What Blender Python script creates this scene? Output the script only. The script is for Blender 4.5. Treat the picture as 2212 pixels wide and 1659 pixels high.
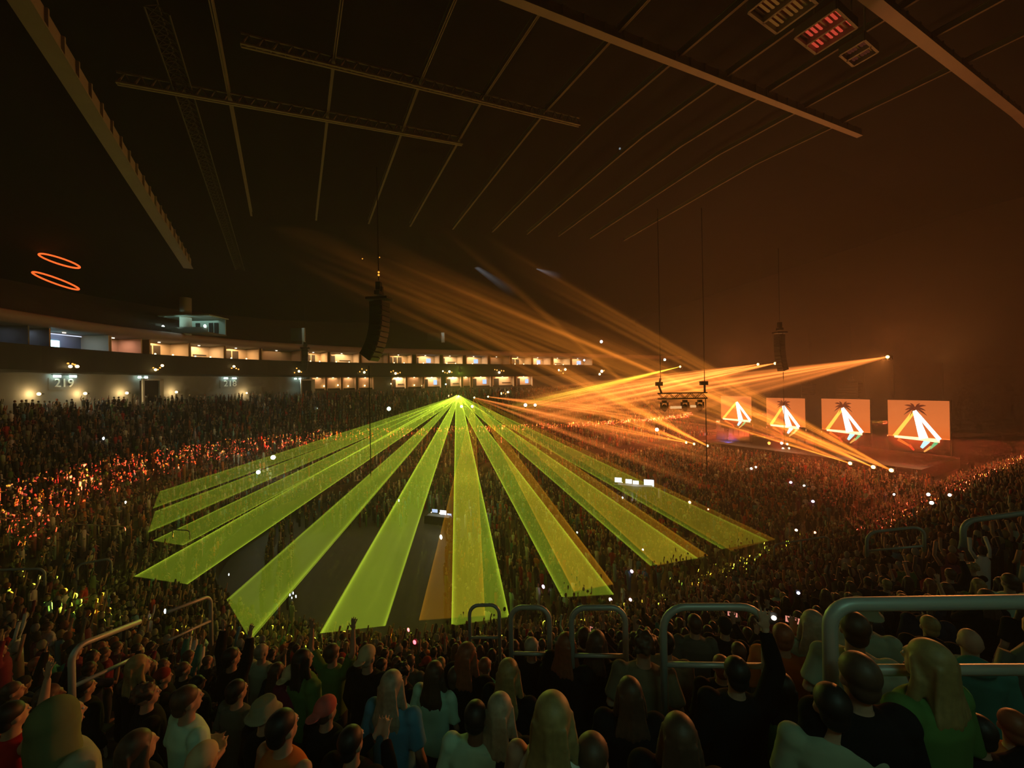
import bpy, math, random
import numpy as np
from mathutils import Matrix, Vector
R_ = math.radians
rnd = random.Random(7)
for o in list(bpy.data.objects): bpy.data.objects.remove(o)
SC = bpy.context.scene
COL = SC.collection

# ------------------------------------------------------------------ camera, world, exposure, large lights
F_PX, PCX, PCY, EYE, ROLL = 860.0, 1106.0, 829.5, 16.0, R_(1.0)
cam = bpy.data.cameras.new('camera'); cam.sensor_width = 36; cam.lens = 36 * F_PX / 2212
cam.clip_start = 0.05; cam.clip_end = 600
camo = bpy.data.objects.new('camera', cam); COL.objects.link(camo)
camo.matrix_world = Matrix.Translation((0, 0, EYE)) @ Matrix.Rotation(R_(90), 4, 'X') @ Matrix.Rotation(-ROLL, 4, 'Z')
SC.camera = camo
SC.view_settings.view_transform = 'Standard'; SC.view_settings.look = 'None'
SC.view_settings.gamma = 1; SC.view_settings.use_curve_mapping = False
SC.view_settings.exposure = 0.0
SC.cycles.transparent_max_bounces = 96
SC.cycles.max_bounces = 3; SC.cycles.diffuse_bounces = 1; SC.cycles.volume_bounces = 0; SC.cycles.transmission_bounces = 2
SC.cycles.use_denoising = True; SC.cycles.use_adaptive_sampling = True; SC.cycles.adaptive_threshold = 0.05; SC.cycles.adaptive_min_samples = 12
SC.cycles.sample_clamp_indirect = 2.0

wd = bpy.data.worlds.new('hall_air'); SC.world = wd; wd.use_nodes = True
nt = wd.node_tree; nt.nodes.clear()
wo = nt.nodes.new('ShaderNodeOutputWorld'); bg = nt.nodes.new('ShaderNodeBackground')
bg.inputs[0].default_value = (0, 0, 0, 1); bg.inputs[1].default_value = 0
vs = nt.nodes.new('ShaderNodeVolumeScatter'); vs.inputs['Color'].default_value = (1, .96, .9, 1)
vs.inputs['Density'].default_value = 0.0019; vs.inputs['Anisotropy'].default_value = 0.2
nt.links.new(bg.outputs[0], wo.inputs[0]); nt.links.new(vs.outputs[0], wo.inputs[1])

# the arena has its own axes: u runs to the stage, v runs across the hall
CU, SU = 0.8746, 0.4848
def P(u, v, z=0.0): return Vector((CU * u - SU * v, SU * u + CU * v, z))
def UV(x, y): return x * CU + y * SU, -x * SU + y * CU
def ray(px, py):
    a = (px - PCX) / F_PX; b = (PCY - py) / F_PX; c, s = math.cos(ROLL), math.sin(ROLL)
    return Vector((a * c + b * s, 1.0, -a * s + b * c))
def at(px, py, y): d = ray(px, py) * y; return Vector((d.x, d.y, d.z + EYE))
def at_u(px, py, u):
    d = ray(px, py); k = u / (d.x * CU + d.y * SU); return Vector((d.x * k, d.y * k, d.z * k + EYE))
def at_v(px, py, v):
    d = ray(px, py); k = v / (-d.x * SU + d.y * CU); return Vector((d.x * k, d.y * k, d.z * k + EYE))
BU, BV = 18.0, 42.0
def rad(u, v): return abs(v - BV) if u > BU else math.hypot(u - BU, v - BV)
ROW, RISE, R0, NROW, Z0 = 0.85, 0.496, 23.7, 27, 1.05
def tread(r):
    if r < R0: return 0.0
    return Z0 + RISE * min(int((r - R0) / ROW), NROW - 1)
def ring_dir(px, r):            # where the column px of the photo meets the far side of ring r
    d = ray(px, 830); n = math.hypot(d.x, d.y); dx, dy = d.x / n, d.y / n
    u1, v1 = UV(dx, dy); s = 160.0
    while s > 5:
        if rad(u1 * s, v1 * s) < r: break
        s -= 0.02
    return u1 * s, v1 * s, dy * s

def light(name, kind, loc, power, col, **kw):
    l = bpy.data.lights.new(name, kind); l.energy = power; l.color = col
    for k, v in kw.items():
        if k not in ('aim', 'novol'): setattr(l, k, v)
    o = bpy.data.objects.new(name, l); COL.objects.link(o); o.location = loc
    if 'aim' in kw:
        o.rotation_euler = (Vector(kw['aim']) - Vector(loc)).to_track_quat('-Z', 'Y').to_euler()
    return o
# stage wash: orange moving heads along the stage truss, shining out over the audience
for i, v in enumerate((20, 32, 46, 60)):
    light('stage_wash_light', 'SPOT', P(86, v, 15), 1700, (1, .30, .055), spot_size=R_(130), spot_blend=1, shadow_soft_size=1.0,
          aim=P(20, v * .6 + 12, 13))
for u, v, z, e in ((80, 26, 19, 1800), (82, 50, 17, 2600), (74, 64, 13, 2600), (66, 40, 15, 2200), (97, 30, 27, 2600), (96, 60, 26, 2600), (72, 22, 12, 1500), (56, 56, 13, 1600)):
    light('added_haze_glow_light', 'POINT', P(u, v, z - 4), e * 1.15, (1, .23, .045), shadow_soft_size=2.5)  # added point lights without fixtures, they make the stage haze glow
# lasers and spots in the middle of the hall
LASER = at(990, 858, 64)
light('laser_spill_light', 'POINT', LASER + Vector((0, -1.2, .4)), 330, (.62, 1, .06), shadow_soft_size=.4)
light('orange_spill_light', 'POINT', P(36, 30, 15), 900, (1, .42, .05), shadow_soft_size=.6)
light('added_rim_spot', 'SPOT', at_u(1917, 771, 85.6), 75000, (1, .28, .05), spot_size=R_(13), spot_blend=.9, shadow_soft_size=.4, aim=P(4, 7, 11))
light('added_rim_spot', 'SPOT', P(30, 76, 19), 22000, (.6, .9, .07), spot_size=R_(22), spot_blend=.9, shadow_soft_size=.4, aim=P(1, 8, 10.5))  # both spots added to rim the near heads; this one has no fixture
# unseen fill added behind the camera, as from house lamps over the walkway
for i, (u, v) in enumerate(((-9, 4.3), (1.2, -1.6), (12, -4.0))):
    light('walkway_fill_light', 'AREA', P(u, v, 17.9), 21, (.48, 1, .66), shape='RECTANGLE', size=2.2, size_y=.4, aim=P(u * .9 + 1, v + 5, 14))
# ------------------------------------------------------------------ materials
MATS = {}
def mat(name, col=(.5, .5, .5), rough=.7, metal=0.0, emit=None, estr=0.0, noise=0.0, nscale=3.0, objcol=False, spec=.3):
    if name in MATS: return MATS[name]
    m = bpy.data.materials.new(name); m.use_nodes = True; n = m.node_tree.nodes; L = m.node_tree.links
    b = n['Principled BSDF']; b.inputs['Roughness'].default_value = rough; b.inputs['Metallic'].default_value = metal
    b.inputs['Specular IOR Level'].default_value = spec
    b.inputs['Base Color'].default_value = (*col, 1)
    src = None
    if objcol:
        oi = n.new('ShaderNodeObjectInfo'); src = oi.outputs['Color']; L.new(src, b.inputs['Base Color'])
    if noise:
        tc = n.new('ShaderNodeTexCoord'); t = n.new('ShaderNodeTexNoise'); t.inputs['Scale'].default_value = nscale
        t.inputs['Detail'].default_value = 4; L.new(tc.outputs['Object'], t.inputs['Vector'])
        mr = n.new('ShaderNodeMapRange'); mr.inputs['To Min'].default_value = 1 - noise; mr.inputs['To Max'].default_value = 1 + noise
        L.new(t.outputs['Fac'], mr.inputs['Value'])
        mx = n.new('ShaderNodeVectorMath'); mx.operation = 'SCALE'
        if src is not None: L.new(src, mx.inputs[0])
        else: mx.inputs[0].default_value = col
        L.new(mr.outputs[0], mx.inputs['Scale']); L.new(mx.outputs[0], b.inputs['Base Color'])
    if emit is not None:
        b.inputs['Emission Color'].default_value = (*emit, 1); b.inputs['Emission Strength'].default_value = estr
    MATS[name] = m; return m
def glow(name, col, s, objcol=False):
    if name in MATS: return MATS[name]
    m = bpy.data.materials.new(name); m.use_nodes = True; n = m.node_tree.nodes; n.clear()
    e = n.new('ShaderNodeEmission'); e.inputs[0].default_value = (*col, 1); e.inputs[1].default_value = s
    if objcol:
        oi = n.new('ShaderNodeObjectInfo'); m.node_tree.links.new(oi.outputs['Color'], e.inputs[0])
    o = n.new('ShaderNodeOutputMaterial'); m.node_tree.links.new(e.outputs[0], o.inputs[0])
    MATS[name] = m; return m

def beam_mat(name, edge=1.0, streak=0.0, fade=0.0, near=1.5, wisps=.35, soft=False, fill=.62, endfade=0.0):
    """emission painted along a sheet in place of light scattered in thin haze: adds its glow to whatever is behind; u of the UV map runs from lamp to end, v across"""
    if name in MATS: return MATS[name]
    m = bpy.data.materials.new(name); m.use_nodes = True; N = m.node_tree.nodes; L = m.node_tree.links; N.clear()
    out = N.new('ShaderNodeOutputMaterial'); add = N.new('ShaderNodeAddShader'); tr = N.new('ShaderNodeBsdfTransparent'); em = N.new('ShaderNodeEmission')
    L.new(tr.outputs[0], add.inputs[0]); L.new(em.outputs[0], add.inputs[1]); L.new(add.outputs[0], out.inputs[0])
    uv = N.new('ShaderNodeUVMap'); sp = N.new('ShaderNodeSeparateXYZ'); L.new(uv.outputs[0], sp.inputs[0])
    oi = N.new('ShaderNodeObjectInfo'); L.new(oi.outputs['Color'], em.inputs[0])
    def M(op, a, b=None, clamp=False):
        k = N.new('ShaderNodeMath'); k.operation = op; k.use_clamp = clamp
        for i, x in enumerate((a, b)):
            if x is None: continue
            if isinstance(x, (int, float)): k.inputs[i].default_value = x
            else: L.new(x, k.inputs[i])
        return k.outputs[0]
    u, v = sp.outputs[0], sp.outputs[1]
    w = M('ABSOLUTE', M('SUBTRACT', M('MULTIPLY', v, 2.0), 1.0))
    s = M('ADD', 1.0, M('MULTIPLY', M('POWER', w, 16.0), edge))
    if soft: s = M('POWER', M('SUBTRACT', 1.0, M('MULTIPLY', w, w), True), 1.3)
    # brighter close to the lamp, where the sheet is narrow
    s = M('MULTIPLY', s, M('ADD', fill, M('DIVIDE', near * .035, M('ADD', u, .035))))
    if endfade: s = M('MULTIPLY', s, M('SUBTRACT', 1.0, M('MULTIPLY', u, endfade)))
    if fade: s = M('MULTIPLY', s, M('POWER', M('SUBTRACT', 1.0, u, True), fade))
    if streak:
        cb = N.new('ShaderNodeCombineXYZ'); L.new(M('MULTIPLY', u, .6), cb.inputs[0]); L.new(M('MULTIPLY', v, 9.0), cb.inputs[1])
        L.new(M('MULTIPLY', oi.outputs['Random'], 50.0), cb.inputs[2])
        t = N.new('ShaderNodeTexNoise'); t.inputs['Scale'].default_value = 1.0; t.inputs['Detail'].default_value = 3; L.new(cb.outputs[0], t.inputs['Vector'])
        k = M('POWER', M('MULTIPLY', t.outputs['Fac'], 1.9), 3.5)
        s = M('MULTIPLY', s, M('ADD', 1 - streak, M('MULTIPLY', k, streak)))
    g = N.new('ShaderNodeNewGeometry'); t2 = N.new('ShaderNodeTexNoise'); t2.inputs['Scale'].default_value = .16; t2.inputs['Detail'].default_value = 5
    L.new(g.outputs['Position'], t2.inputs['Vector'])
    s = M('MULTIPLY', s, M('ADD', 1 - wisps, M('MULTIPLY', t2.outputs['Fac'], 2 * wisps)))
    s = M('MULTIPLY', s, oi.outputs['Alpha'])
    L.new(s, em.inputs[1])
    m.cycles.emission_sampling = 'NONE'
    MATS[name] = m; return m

# ------------------------------------------------------------------ mesh helpers
class MB:
    def __init__(s): s.v = []; s.f = []; s.mi = []; s.k = 0
    def add(s, vs, fs):
        b = len(s.v); s.v += [tuple(x) for x in vs]; s.f += [tuple(i + b for i in f) for f in fs]; s.mi += [s.k] * len(fs)
    def box(s, c, d, rot=None):
        x, y, z = d[0] / 2, d[1] / 2, d[2] / 2
        vs = [Vector((sx * x, sy * y, sz * z)) for sx in (-1, 1) for sy in (-1, 1) for sz in (-1, 1)]
        if rot is not None: vs = [rot @ p for p in vs]
        c = Vector(c); s.add([p + c for p in vs], [(0, 1, 3, 2), (4, 6, 7, 5), (0, 4, 5, 1), (2, 3, 7, 6), (0, 2, 6, 4), (1, 5, 7, 3)])
    def hexa(s, a, b):   # two quads, bottom a and top b
        s.add(list(a) + list(b), [(3, 2, 1, 0), (4, 5, 6, 7), (0, 1, 5, 4), (1, 2, 6, 5), (2, 3, 7, 6), (3, 0, 4, 7)])
    def tube(s, pts, r, n=8, closed=False):
        pts = [Vector(p) for p in pts]; m = len(pts); rr = r if isinstance(r, (list, tuple)) else [r] * m
        vs = []; up = None
        for i, p in enumerate(pts):
            a = pts[(i - 1) % m] if (closed or i > 0) else p; b = pts[(i + 1) % m] if (closed or i < m - 1) else p
            t = (b - a).normalized()
            if up is None: up = t.orthogonal().normalized()
            up = (up - t * up.dot(t)); up = up.normalized() if up.length > 1e-6 else t.orthogonal().normalized()
            w = t.cross(up)
            for k in range(n):
                q = 2 * math.pi * k / n; vs.append(p + (up * math.cos(q) + w * math.sin(q)) * rr[i])
        fs = []
        for i in range(m if closed else m - 1):
            j = (i + 1) % m
            for k in range(n): fs.append((i * n + k, i * n + (k + 1) % n, j * n + (k + 1) % n, j * n + k))
        if not closed: fs += [tuple(range(n))[::-1], tuple((m - 1) * n + k for k in range(n))]
        s.add(vs, fs)
    def ell(s, c, r, nu=12, nv=8, rot=None):
        c = Vector(c); vs = [Vector((0, 0, r[2]))]
        for j in range(1, nv):
            th = math.pi * j / nv
            for i in range(nu):
                ph = 2 * math.pi * i / nu; vs.append(Vector((r[0] * math.sin(th) * math.cos(ph), r[1] * math.sin(th) * math.sin(ph), r[2] * math.cos(th))))
        vs.append(Vector((0, 0, -r[2])))
        if rot is not None: vs = [rot @ p for p in vs]
        vs = [p + c for p in vs]; fs = [(0, 1 + i, 1 + (i + 1) % nu) for i in range(nu)]
        for j in range(nv - 2):
            for i in range(nu):
                a = 1 + j * nu + i; b = 1 + j * nu + (i + 1) % nu; fs.append((a, a + nu, b + nu, b))
        e = len(vs) - 1; o = 1 + (nv - 2) * nu; fs += [(e, o + (i + 1) % nu, o + i) for i in range(nu)]
        s.add(vs, fs)
    def loft(s, rings):   # rings: (centre, rx, ry) stacked; superelliptic sections
        n = 20; vs = []
        for c, rx, ry in rings:
            for k in range(n):
                q = 2 * math.pi * k / n; cx, sy = math.cos(q), math.sin(q); e = .8
                vs.append(Vector(c) + Vector((rx * math.copysign(abs(cx) ** e, cx), ry * math.copysign(abs(sy) ** e, sy), 0)))
        fs = [(i * n + k, i * n + (k + 1) % n, (i + 1) * n + (k + 1) % n, (i + 1) * n + k) for i in range(len(rings) - 1) for k in range(n)]
        fs += [tuple(range(n))[::-1], tuple((len(rings) - 1) * n + k for k in range(n))]; s.add(vs, fs)
    def mesh(s, name, mats, smooth=False):
        me = bpy.data.meshes.new(name); me.from_pydata(s.v, [], s.f); me.update()
        for m in (mats if isinstance(mats, (list, tuple)) else [mats]): me.materials.append(m)
        if isinstance(mats, (list, tuple)) and len(mats) > 1: me.polygons.foreach_set('material_index', s.mi)
        if smooth: me.polygons.foreach_set('use_smooth', [True] * len(me.polygons))
        return me
    def build(s, name, mats, parent=None, smooth=False, loc=None):
        o = bpy.data.objects.new(name, s.mesh(name, mats, smooth)); COL.objects.link(o)
        if parent is not None: o.parent = parent
        if loc is not None: o.location = loc
        return o
def tag(o, label=None, cat=None, group=None, kind=None):
    if label: o['label'] = label
    if cat: o['category'] = cat
    if group: o['group'] = group
    if kind: o['kind'] = kind
    return o
def empty(name, loc=(0, 0, 0), rz=0.0, label=None, cat=None, group=None):
    o = bpy.data.objects.new(name, None); COL.objects.link(o); o.location = loc; o.rotation_euler = (0, 0, rz); o.empty_display_size = .2
    return tag(o, label, cat, group)
def struct(o, label=None, cat=None): return tag(o, label, cat, None, 'structure')
def copy_tree(o, parent=None):
    c = o.copy(); COL.objects.link(c); c.parent = parent
    for ch in o.children: copy_tree(ch, c)
    return c
ROTU = Matrix.Rotation(math.atan2(SU, CU), 3, 'Z')      # local x along u, local y along v
RZU = math.atan2(SU, CU)
def where(px):
    for lim, t in ((250, 'at the far left edge'), (520, 'left of the green beams'), (800, 'below the left beams'), (1040, 'below the middle beams'), (1330, 'right of the middle beam'), (1620, 'right of centre'), (1900, 'below the big screens'), (9999, 'by the right edge')):
        if px < lim: return t
# ------------------------------------------------------------------ the bowl, floor, walls and roof
dark_conc = mat('dark_concrete', (.10, .09, .085), .9, noise=.25, nscale=1.5)
black = mat('black_paint', (.012, .012, .012), .6)
seatmat = mat('seat_plastic', (.03, .03, .035), .5)
floor_m = mat('arena_floor', (.065, .052, .038), .6, noise=.3, nscale=.4)
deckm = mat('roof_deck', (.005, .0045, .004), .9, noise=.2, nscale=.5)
steel = mat('painted_steel', (.30, .26, .22), .55, noise=.15, nscale=1.0)
galv = mat('rail_steel', (.42, .47, .45), .45, metal=.3)
fasc = mat('fascia_panel', (.36, .27, .24), .5, noise=.12, nscale=.6)
wallm = mat('grey_wall', (.20, .21, .19), .85, noise=.2, nscale=.7)

def path(r, u_end=112, n=44):
    p = [(u_end, BV - r), (70, BV - r), (45, BV - r), (30, BV - r)]
    for i in range(n + 1):
        t = -math.pi / 2 - math.pi * i / n; p.append((BU + r * math.cos(t), BV + r * math.sin(t)))
    return p + [(30, BV + r), (45, BV + r), (70, BV + r), (u_end, BV + r)]
def ribbon(mb, profile, u_end=112, n=44):       # sweep (r, z) profile around the bowl
    cols = [[P(u, v, z) for (u, v) in path(r, u_end, n)] for r, z in profile]
    m = len(cols[0]); vs = [p for c in cols for p in c]
    mb.add(vs, [(j * m + i, j * m + i + 1, (j + 1) * m + i + 1, (j + 1) * m + i) for j in range(len(cols) - 1) for i in range(m - 1)])
mb = MB(); mb.add([P(-40, -30, 0), P(115, -30, 0), P(115, 115, 0), P(-40, 115, 0)], [(0, 1, 2, 3)])
struct(mb.build('floor', floor_m), 'dark arena floor below the laser beams', 'floor')
prof = [(R0, 0.0), (R0, Z0)]
for k in range(NROW):
    prof += [(R0 + ROW * (k + 1), Z0 + RISE * k)]
    if k < NROW - 1: prof += [(R0 + ROW * (k + 1), Z0 + RISE * (k + 1))]
ZT = Z0 + RISE * (NROW - 1)
prof += [(R0 + ROW * NROW + 6.5, ZT), (R0 + ROW * NROW + 6.5, -.1)]
mb = MB(); ribbon(mb, prof); o = struct(mb.build('seating_terrace', dark_conc), 'stepped concrete seating bowl curving around the arena floor', 'seating terrace')
mb = MB(); ribbon(mb, [(R0 - .05, 0), (R0 - .05, Z0 + .8), (R0 + .05, Z0 + .8), (R0 + .05, Z0)]); struct(mb.build('wall_front_of_terrace', black))
# wall under the balcony, balcony front, suites floor, fascia, upper deck, back wall
RW = 47.2
mb = MB(); ribbon(mb, [(RW, ZT), (RW, 18.05), (RW + .3, 18.05), (RW + .3, ZT)], 112); lw = mb.build('wall_concourse', wallm); struct(lw, 'low grey wall behind the far seating under the balcony', 'wall')
mb = MB(); ribbon(mb, [(45.2, 18.05), (45.0, 18.3), (45.0, 20.9), (45.25, 20.9), (45.3, 18.6), (47.0, 18.5), (RW, 18.05), (45.2, 18.05)])
struct(mb.build('wall_balcony_front', mat('balcony_front', (.045, .05, .035), .6, noise=.3, nscale=.8)), 'dark green balcony front below the lit suites', 'balcony wall')
mb = MB(); ribbon(mb, [(45.25, 20.6), (52.5, 20.6), (52.5, 20.4), (45.25, 20.4)]); struct(mb.build('floor_suites', dark_conc))
mb = MB(); ribbon(mb, [(52.4, 20.5), (52.4, 24.2)]); struct(mb.build('wall_suites_back', mat('suite_back', (.10, .09, .08), .8)))
mb = MB(); ribbon(mb, [(45.3, 22.95), (44.6, 23.05), (44.2, 23.4), (44.2, 23.95), (44.5, 24.1), (45.2, 24.1)])
struct(mb.build('trim_fascia', fasc, smooth=True), 'long curved reddish fascia band above the suites', 'fascia')
mb = MB(); ribbon(mb, [(45.2, 22.97), (52.5, 22.97)]); struct(mb.build('ceiling_suites', mat('suite_ceiling', (.35, .33, .3), .8)))
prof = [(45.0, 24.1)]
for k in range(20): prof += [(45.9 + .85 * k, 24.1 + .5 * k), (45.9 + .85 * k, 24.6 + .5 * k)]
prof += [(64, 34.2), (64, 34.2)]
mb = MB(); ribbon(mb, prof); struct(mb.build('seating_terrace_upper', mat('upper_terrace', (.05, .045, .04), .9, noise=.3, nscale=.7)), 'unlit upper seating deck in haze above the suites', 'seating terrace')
mb = MB(); ribbon(mb, [(64, 33), (64, 52)]); struct(mb.build('wall_back', black))
mb = MB(); mb.add([P(111, -22, 0), P(111, 106, 0), P(111, 106, 52), P(111, -22, 52)], [(0, 1, 2, 3)]); struct(mb.build('wall_stage_end', mat('end_wall', (.03, .026, .024), .9, noise=.3, nscale=.15)))

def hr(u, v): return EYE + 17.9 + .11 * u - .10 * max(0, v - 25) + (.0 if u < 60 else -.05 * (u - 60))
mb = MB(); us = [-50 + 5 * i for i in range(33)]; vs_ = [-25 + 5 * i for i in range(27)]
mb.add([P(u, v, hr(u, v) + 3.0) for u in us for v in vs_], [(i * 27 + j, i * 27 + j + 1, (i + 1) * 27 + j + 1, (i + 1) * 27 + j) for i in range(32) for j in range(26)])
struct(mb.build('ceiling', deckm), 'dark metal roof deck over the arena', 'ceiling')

# roof trusses and purlins
def truss(name, pts, w, d, label, cat, rt=.16, bays=1.0, mt=None, group=None):
    mt = mt or steel
    root = empty(name, pts[0], 0, label, cat, group); o0 = Vector(pts[0]); mtc = MB(); mw = MB(); mt2 = MB()
    pts = [Vector(p) - o0 for p in pts]; t = (pts[-1] - pts[0]).normalized(); side = t.cross(Vector((0, 0, 1))).normalized() * w / 2
    mt2.tube([p + side for p in pts], rt, 6); mt2.tube([p - side for p in pts], rt, 6)
    L = sum((pts[i + 1] - pts[i]).length for i in range(len(pts) - 1)); n = max(4, int(L / (d * 1.1 * bays)))
    def pos(s):
        s *= L
        for i in range(len(pts) - 1):
            l = (pts[i + 1] - pts[i]).length
            if s <= l or i == len(pts) - 2: return pts[i].lerp(pts[i + 1], min(1, s / l))
            s -= l
    topo = Vector((0, 0, d))
    mtc.tube([p + topo for p in pts], rt * .9, 6)
    for i in range(n):
        a, b = pos(i / n), pos((i + 1) / n); m = a.lerp(b, .5) + topo
        for sd in (side, -side): mw.tube([a + sd, m], rt * .45, 4); mw.tube([m, b + sd], rt * .45, 4)
        mw.tube([a + side, a - side], rt * .45, 4); mw.tube([a - side, b + side], rt * .4, 4)
    mt2.build('bottom_chord', mt, root); mtc.build('top_chord', mt, root); mw.build('web', mt, root)
    return root
def girder(pts, w, h, label):
    c = Vector(pts[0]); root = empty('roof_girder', c, 0, label, 'roof truss'); L = len(pts) - 1; m = MB(); f = MB(); r = MB()
    for a, b in zip(pts, pts[1:]):
        a, b = a - c, b - c; s = (b - a).cross(Vector((0, 0, 1))).normalized(); e = Vector((0, 0, 1))
        m.hexa([a + s * w * .3, a - s * w * .3, b - s * w * .3, b + s * w * .3], [x + e * h for x in (a + s * w * .3, a - s * w * .3, b - s * w * .3, b + s * w * .3)])
        f.hexa([x - e * .08 for x in (a + s * w / 2, a - s * w / 2, b - s * w / 2, b + s * w / 2)], [a + s * w / 2, a - s * w / 2, b - s * w / 2, b + s * w / 2])
        for k in range(3): q = a.lerp(b, k / 3); r.box(q + e * h / 2, (w * .9, .12, h), Matrix.Rotation(math.atan2((b - a).y, (b - a).x) + math.pi / 2, 3, 'Z'))
    m.v, m.f, m.mi = m.v + r.v, m.f + [tuple(i + len(m.v) for i in q) for q in r.f], m.mi + r.mi
    m.build('web', steel, root); f.build('bottom_flange', steel, root); return root
def vline(u, v0, v1, n=8, dz=0): return [P(u, v0 + (v1 - v0) * i / n, hr(u, v0 + (v1 - v0) * i / n) + dz) for i in range(n + 1)]
def uline(v, u0, u1, n=10, dz=0): return [P(u0 + (u1 - u0) * i / n, v, hr(u0 + (u1 - u0) * i / n, v) + dz) for i in range(n + 1)]
LT = {9.5: ('broad orange-lit roof truss crossing the top right corner', .62), 17: ('long orange roof truss crossing the ceiling from top centre down to the right', .46),
      24.5: ('thin dim roof truss running across the ceiling left of the brightest one', .22), 29: ('faint far roof truss just visible in the haze above the middle', .2)}
for v, (lab, w) in LT.items(): (truss if v > 20 else lambda n_, p_, w_, d_, l_, c_, rt=0: girder(p_, w_, .6, l_))('roof_truss', uline(v, -8 if v > 28 else -2 if v > 20 else 4, {9.5: 66, 17: 48, 24.5: 20, 29: 12}[v]), w, .6, lab, 'roof truss', rt=.075 if v > 20 else .2)
girder(vline(-9.8, 20, 56, dz=-.2), .85, 1.0, 'wide brown roof truss slanting down on the left side of the ceiling')
truss('catwalk', vline(-5.2, 24, 58, dz=.3), .9, .5, 'narrow dim catwalk frame right of the wide left truss', 'catwalk', rt=.05, mt=mat('catwalk_steel', (.07, .07, .06), .7))
PL = ['first', 'second', 'third', 'fourth', 'fifth', 'sixth', 'seventh', 'eighth', 'ninth', 'tenth']
for i, u in enumerate((-3, 2.4, 7.4, 11.8, 16.8, 22, 27, 32, 37.5, 44)):
    m = MB(); pts = vline(u, 5, 44, 10, .35); c = Vector(pts[0])
    for a, b in zip(pts, pts[1:]):
        a, b = a - c, b - c; s = (b - a).cross(Vector((0, 0, 1))).normalized()
        for dz, wd_ in ((0, .16), (.42, .16)):
            m.hexa([a + s * wd_ / 2 + Vector((0, 0, dz)), a - s * wd_ / 2 + Vector((0, 0, dz)), b - s * wd_ / 2 + Vector((0, 0, dz)), b + s * wd_ / 2 + Vector((0, 0, dz))],
                   [a + s * wd_ / 2 + Vector((0, 0, dz + .03)), a - s * wd_ / 2 + Vector((0, 0, dz + .03)), b - s * wd_ / 2 + Vector((0, 0, dz + .03)), b + s * wd_ / 2 + Vector((0, 0, dz + .03))])
        m.hexa([a + s * .02, a - s * .02, b - s * .02, b + s * .02], [x + Vector((0, 0, .42)) for x in (a + s * .02, a - s * .02, b - s * .02, b + s * .02)])
    o = m.build('roof_beam', mat('beam_steel', (.24, .19, .15), .6), loc=c); tag(o, 'thin steel roof beam across the trusses, %s from the left' % PL[i], 'roof beam', 'thin roof beams')
# a light that grazes the roof steel from the stage side (added spots, no fixture built there)
light('added_roof_uplight', 'SPOT', P(48, 11, 17), 2200, (1, .33, .07), spot_size=R_(110), spot_blend=.9, shadow_soft_size=.5, aim=P(24, 12, 36))
light('added_roof_uplight', 'SPOT', P(2, 38, 17), 380, (.95, .62, .12), spot_size=R_(110), spot_blend=.9, shadow_soft_size=.5, aim=P(-6, 36, 34))

# louvred light boxes under the roof, upper right
def louvre(px, py, y, w, h, label, lit, rz):
    c = at(px, py, y); root = empty('louvred_light_box', c, rz, label, 'ceiling fixture', 'louvred boxes under the roof')
    m = MB(); t = .12
    for sx in (-1, 0, 1): m.box((sx * w / 2, 0, 0), (t, h, .5))
    for sy in (-1, 1): m.box((0, sy * h / 2, 0), (w, t, .5))
    m.build('frame', steel, root)
    m = MB(); m.box((0, 0, .3), (w, h, .06)); m.build('backplate', mat('louvre_back', (.3, .1, .06), .6), root)
    for i in range(8):
        for sx in (-1, 1):
            m = MB(); m.box((sx * w / 4, -h / 2 + h * (i + .7) / 8.4, 0), (w / 2 - .3, .12, .06), Matrix.Rotation(.5, 3, 'X'))
            m.build('slat', lit if (i * 3 + sx) % 4 else steel, root)
    m = MB(); m.tube([(-w / 2, 0, .3), (-w / 2, 0, 3)], .05, 6); m.tube([(w / 2, 0, .3), (w / 2, 0, 3)], .05, 6); m.build('hanger', steel, root)
louvre(1783, 62, 21.5, 2.3, 1.9, 'red-lit louvred box under the roof by the top right truss', glow('red_slat', (1, .10, .05), .5), RZU)
louvre(1690, 8, 20, 2.6, 1.9, 'orange louvred box cut by the top edge of the picture', glow('amber_slat', (.8, .30, .05), .14), RZU)
louvre(1855, 108, 24, 1.8, 1.2, 'small dim reddish louvred box right of the red-lit one', glow('dim_slat', (.5, .12, .06), .1), RZU)

# ------------------------------------------------------------------ suites: one bay after another behind the balcony
warm = glow('suite_lamp', (1, .62, .25), 9.0); warmwall = mat('suite_wall', (.78, .58, .36), .8)
bays = [(-30, 62, 'blue'), (62, 108, 'blue'), (108, 236, 'screen'), (240, 306, 'red'), (324, 408, 'room'), (412, 484, 'room2'), (488, 560, 'room'), (566, 650, 'dim'), (664, 708, 'room'),
        (714, 776, 'room2'), (782, 838, 'dim'), (842, 890, 'room'), (900, 950, 'tv'), (958, 1000, 'room2'), (1008, 1054, 'tv'), (1060, 1102, 'dim'), (1106, 1148, 'room'), (1152, 1190, 'tv'), (1196, 1232, 'room2'), (1236, 1280, 'tv')]
DESC = {'blue': 'dim bluish open suite', 'screen': 'suite with a bright blue-white screen', 'red': 'suite with red and white walls', 'room': 'warm lit suite with a dark window panel', 'room2': 'warm cream-lit suite with a doorway',
        'dim': 'dim brown suite', 'tv': 'warm lit suite with a small bluish television'}
glows = {'room': ((1, .60, .28), 230), 'room2': ((1, .66, .36), 250), 'dim': ((1, .55, .28), 30), 'tv': ((1, .62, .34), 210), 'blue': ((.5, .6, .9), 12), 'screen': ((.45, .65, 1), 60), 'red': ((1, .5, .42), 70)}
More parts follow.
